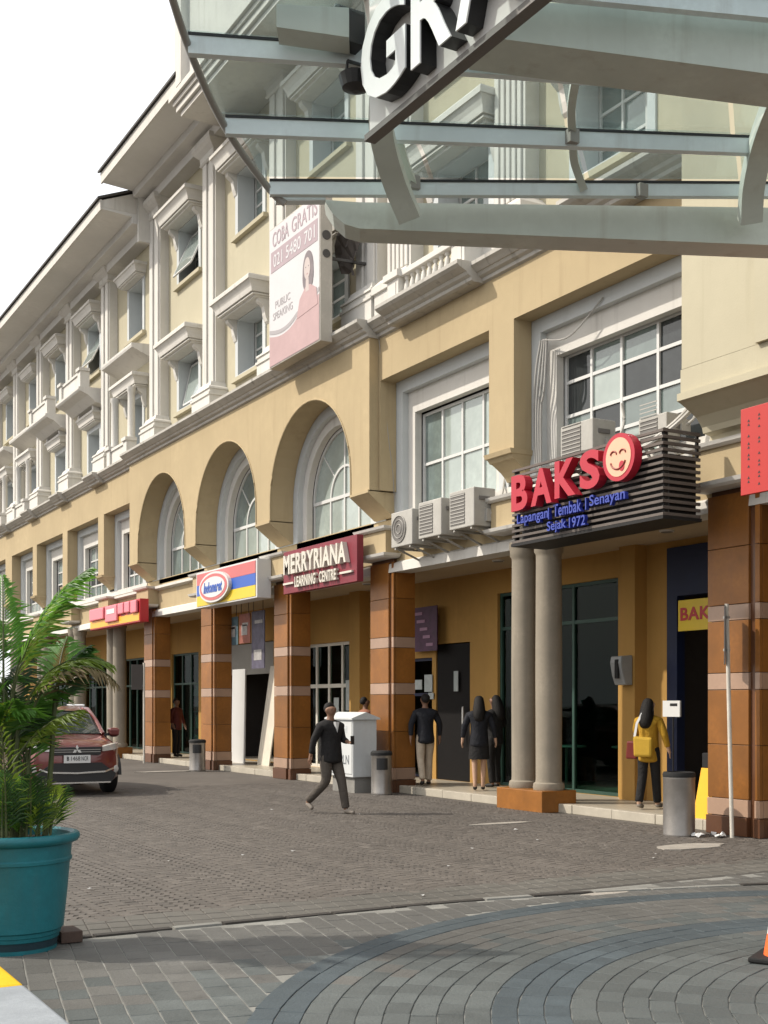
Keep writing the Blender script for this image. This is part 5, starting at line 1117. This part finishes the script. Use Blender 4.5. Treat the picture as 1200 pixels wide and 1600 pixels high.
lathe_part([(.37, .715), (.36, .735), (.02, .75)], px_, py_, M('potting_soil', (.03, .022, .016), .95, .4, 8, .5), 'soil', PLN_, 30)
PALM = thing('areca_palm', 'bushy green areca palm growing in the turquoise planter', 'palm', (px_, py_, .73))
def leafy(m, amt=.45):
    n, l = m.node_tree.nodes, m.node_tree.links; p = n['Principled BSDF']; o = n['Material Output']; t = n.new('ShaderNodeBsdfTranslucent'); mx = n.new('ShaderNodeMixShader'); mx.inputs[0].default_value = amt
    src = p.inputs['Base Color'].links[0].from_socket; hs = n.new('ShaderNodeHueSaturation'); hs.inputs['Value'].default_value = 1.9; hs.inputs['Hue'].default_value = .485; l.new(src, hs.inputs['Color']); l.new(hs.outputs[0], t.inputs[0])
    l.new(p.outputs[0], mx.inputs[1]); l.new(t.outputs[0], mx.inputs[2]); l.new(mx.outputs[0], o.inputs[0]); return m
leaf_ms = [M('palm_leaf_green', (.065, .18, .022), .45, .35, 5, 0, 1, .5, objvar=.3), M('palm_leaf_yellow_green', (.17, .26, .025), .45, .3, 5, 0, 1, .5, objvar=.25), M('palm_leaf_dark', (.026, .075, .016), .5, .35, 5, 0, 1, .5, objvar=.3)]
for m_ in leaf_ms: leafy(m_)
cane_m = M('palm_cane', (.07, .085, .03), .6, .35, 9, .1)
dry_m = M('dry_palm_leaf', (.12, .09, .04), .8, .3, 5, 0)
def frond(base, direction, ln, droop, mi, n=26, lw=.022, ll=.34, twist=0, up0=1.0):
    """one pinnate leaf: arched rachis with two rows of folded leaflets"""
    d = Vector((math.cos(direction), math.sin(direction), 0)); side = Vector((-math.sin(direction), math.cos(direction), 0))
    pts = []; p = Vector(base); el = up0
    seg = 16
    for k in range(seg + 1):
        pts.append(p.copy()); e = el - droop * (k / seg) ** 1.4; p = p + (d * math.cos(e) + Vector((0, 0, math.sin(e)))) * (ln / seg)
    q = MB(); q.tube(pts, [.009 * (1 - .8 * k / seg) + .001 for k in range(seg + 1)], 5, 1)
    for k in range(n):
        u = .22 + .78 * k / (n - 1); f_ = u * seg; i = min(int(f_), seg - 1); b = pts[i].lerp(pts[i + 1], f_ - i); tg = (pts[i + 1] - pts[i]).normalized(); nrm = side.cross(tg).normalized()
        L = ll * math.sin(PI * min(1, (u * .78 + .20))) * random.uniform(.85, 1.1) + .05
        for s in (-1, 1):
            dr = (tg * (.72 + .5 * u) + side * s * (1.0 - .35 * u) + nrm * random.uniform(.15, .45)).normalized(); wv = tg.cross(dr).normalized().cross(dr).normalized() * lw * .5
            m1 = b + dr * L * .5 + Vector((0, 0, -.02 * L)); tp = b + dr * L + Vector((0, 0, -.28 * L * random.uniform(.5, 1.4))); up_ = nrm * lw * .22
            q.add([b, m1 - wv, m1 + up_, m1 + wv, tp], [(0, 1, 2), (0, 2, 3), (1, 4, 2), (2, 4, 3)], 0)
    return q.build('frond', [leaf_ms[mi] if mi < 3 else dry_m, cane_m], PALM, recalc=False)
rnd = random.Random(11)
ir = math.atan2(-ST, CT)                      # direction pointing to picture right
def away(a): return math.cos(a - ir)
canes = []
for k in range(9):
    a = rnd.uniform(0, 2 * PI); r = rnd.uniform(.04, .24); h = rnd.uniform(.45, 1.05); b = Vector((px_ + r * math.cos(a), py_ + r * math.sin(a), .73)); tpt = b + Vector((math.cos(a) * .08 * h, math.sin(a) * .08 * h, h))
    q = MB(); q.tube(spl([b, b.lerp(tpt, .5) + Vector((rnd.uniform(-.02, .02), rnd.uniform(-.02, .02), 0)), tpt]), [.022 - .0006 * i for i in range(13)], 7); q.build('cane', cane_m, PALM, smooth=True); canes.append((tpt, a))
for tpt, a in canes:
    for j in range(4):
        d = a + rnd.uniform(-1.8, 1.8); ln = rnd.uniform(.55, .95)
        if away(d) > .1: ln *= .5
        frond(tpt + Vector((0, 0, -.05 * j)), d, ln, rnd.uniform(.6, 1.5), rnd.choice((0, 0, 1, 2)), up0=rnd.uniform(1.2, 1.5), ll=rnd.uniform(.20, .32))
for k in range(34):                           # low bushy upright growth
    a = rnd.uniform(0, 2 * PI); r = rnd.uniform(.05, .26); d = a + rnd.uniform(-.6, .6); ln = rnd.uniform(.4, .8) * (.6 if away(d) > .1 else 1)
    frond((px_ + r * math.cos(a), py_ + r * math.sin(a), .73), d, ln, rnd.uniform(.1, .55), rnd.choice((0, 2, 2, 0, 1)), n=16, up0=rnd.uniform(1.42, 1.6), ll=.22, lw=.014)
# long leading leaves seen against the facade
frond((px_, py_, 1.72), ir - .1, 1.0, .8, 0, 34, .03, .34, up0=1.32); frond((px_ + .05, py_, 1.5), ir + .15, .85, 1.9, 1, 30, .026, .30, up0=1.35); frond((px_ + .1, py_, 1.5), ir - .3, .9, 2.2, 3, 26, .02, .26, up0=1.25)
frond((px_ - .02, py_, 1.6), ir + .5, 1.0, .9, 1, 30, .026, .34, up0=1.45); frond((px_ - .06, py_, 1.65), ir + 1.9, .95, .7, 0, 30, .026, .32, up0=1.5); frond((px_, py_, 1.25), ir - .2, .62, .8, 1, 24, .02, .26, up0=.95); frond((px_ - .1, py_, 1.4), ir + 2.8, .9, 1.0, 0, 30, .03, .34, up0=1.4)

# ================================================================== SMALL THINGS IN THE SHOPS
for i, (x, y) in enumerate(((14.3, 15.9), (14.9, 16.9), (14.2, 17.9))):
    t = thing('cafe_table', 'white topped pedestal table inside the glass shop, ' + ('nearest one', 'middle one', 'farthest one')[i], 'table', (x, y, .128), group='tables inside the glass shopfront')
    lathe_part([(.24, .128), (.24, .15), (.03, .17), (.03, .84), (.10, .85)], x, y, rail_m, 'pedestal', t, 16); lathe_part([(.36, .852), (.37, .865), (.36, .885)], x, y, white, 'table_top', t, 24)
for a, b_, z0, z1, lb in ((25.15, 25.4, 1.35, 1.8, 'small pale notice on the white framed glazing, left one'), (24.45, 24.8, 1.5, 2.2, 'tall pale notice on the white framed glazing, right one')):
    q = MB(); q.box(XS + .035, XS + .045, a, b_, z0, z1); tag(q.build('notice_sheet', M('pale_sheet', (.38, .42, .42), .7, .2, 10)), lb, 'notice')
t = thing('menu_board', 'white menu board beside the blue doorway near the woman in mustard', 'menu board', (12.75, 13.58, .128))
q = MB(); q.box(12.74, 12.77, 13.4, 13.76, 1.46, 1.70); q.build('sheet', white, t); q = MB(); q.box(12.735, 12.739, 13.45, 13.6, 1.62, 1.66); q.build('print', black, t)
q = MB(); q.tube([(12.78, 13.58, .128), (12.78, 13.58, 1.5)], .012, 8); q.build('post', black, t)
# ceiling lamps and hooks under the arcade
for k, (x, y) in enumerate(((12.3, 13.2), (12.3, 17.4), (12.3, 22.1), (12.3, 26.5))):
    t = thing('ceiling_lamp', 'round arcade ceiling lamp ' + ('above the woman in mustard', 'beside the paired columns', 'behind the maroon sign', 'behind the striped lightbox')[k], 'ceiling lamp', (x, y, 4.13), group='lamps in the arcade ceiling')
    lathe_part([(.10, 4.135), (.11, 4.15), (.11, 4.162)], x, y, white_metal, 'ring', t, 18); lathe_part([(.085, 4.128), (.088, 4.136)], x, y, grille_m, 'lens', t, 18)

# goods rack glimpsed in the far shop
t = thing('display_rack', 'rack with red and pink goods inside the far shop left of the lightbox', 'display rack', (13.75, 35.1, .128))
for u in (34.35, 35.85): q = MB(); q.box(13.62, 13.92, u, u + .03, .128, 2.3); q.build('side_panel', rail_m, t)
goods = [M('goods_red', (.35, .03, .04), .6), M('goods_pink', (.5, .2, .22), .6), M('goods_white', (.5, .5, .48), .6), M('goods_blue', (.05, .12, .3), .6)]
for k in range(4):
    z = .4 + k * .5; q = MB(); q.box(13.62, 13.92, 34.381, 35.849, z, z + .025); q.build('shelf', rail_m, t)
    u = 34.42
    while u < 35.7:
        wd = random.uniform(.12, .26); q = MB(); q.box(13.64, 13.86, u, min(u + wd, 35.82), z + .026, z + .026 + random.uniform(.18, .4)); q.build('goods', random.choice(goods[:3] + goods), t); u += wd + .02
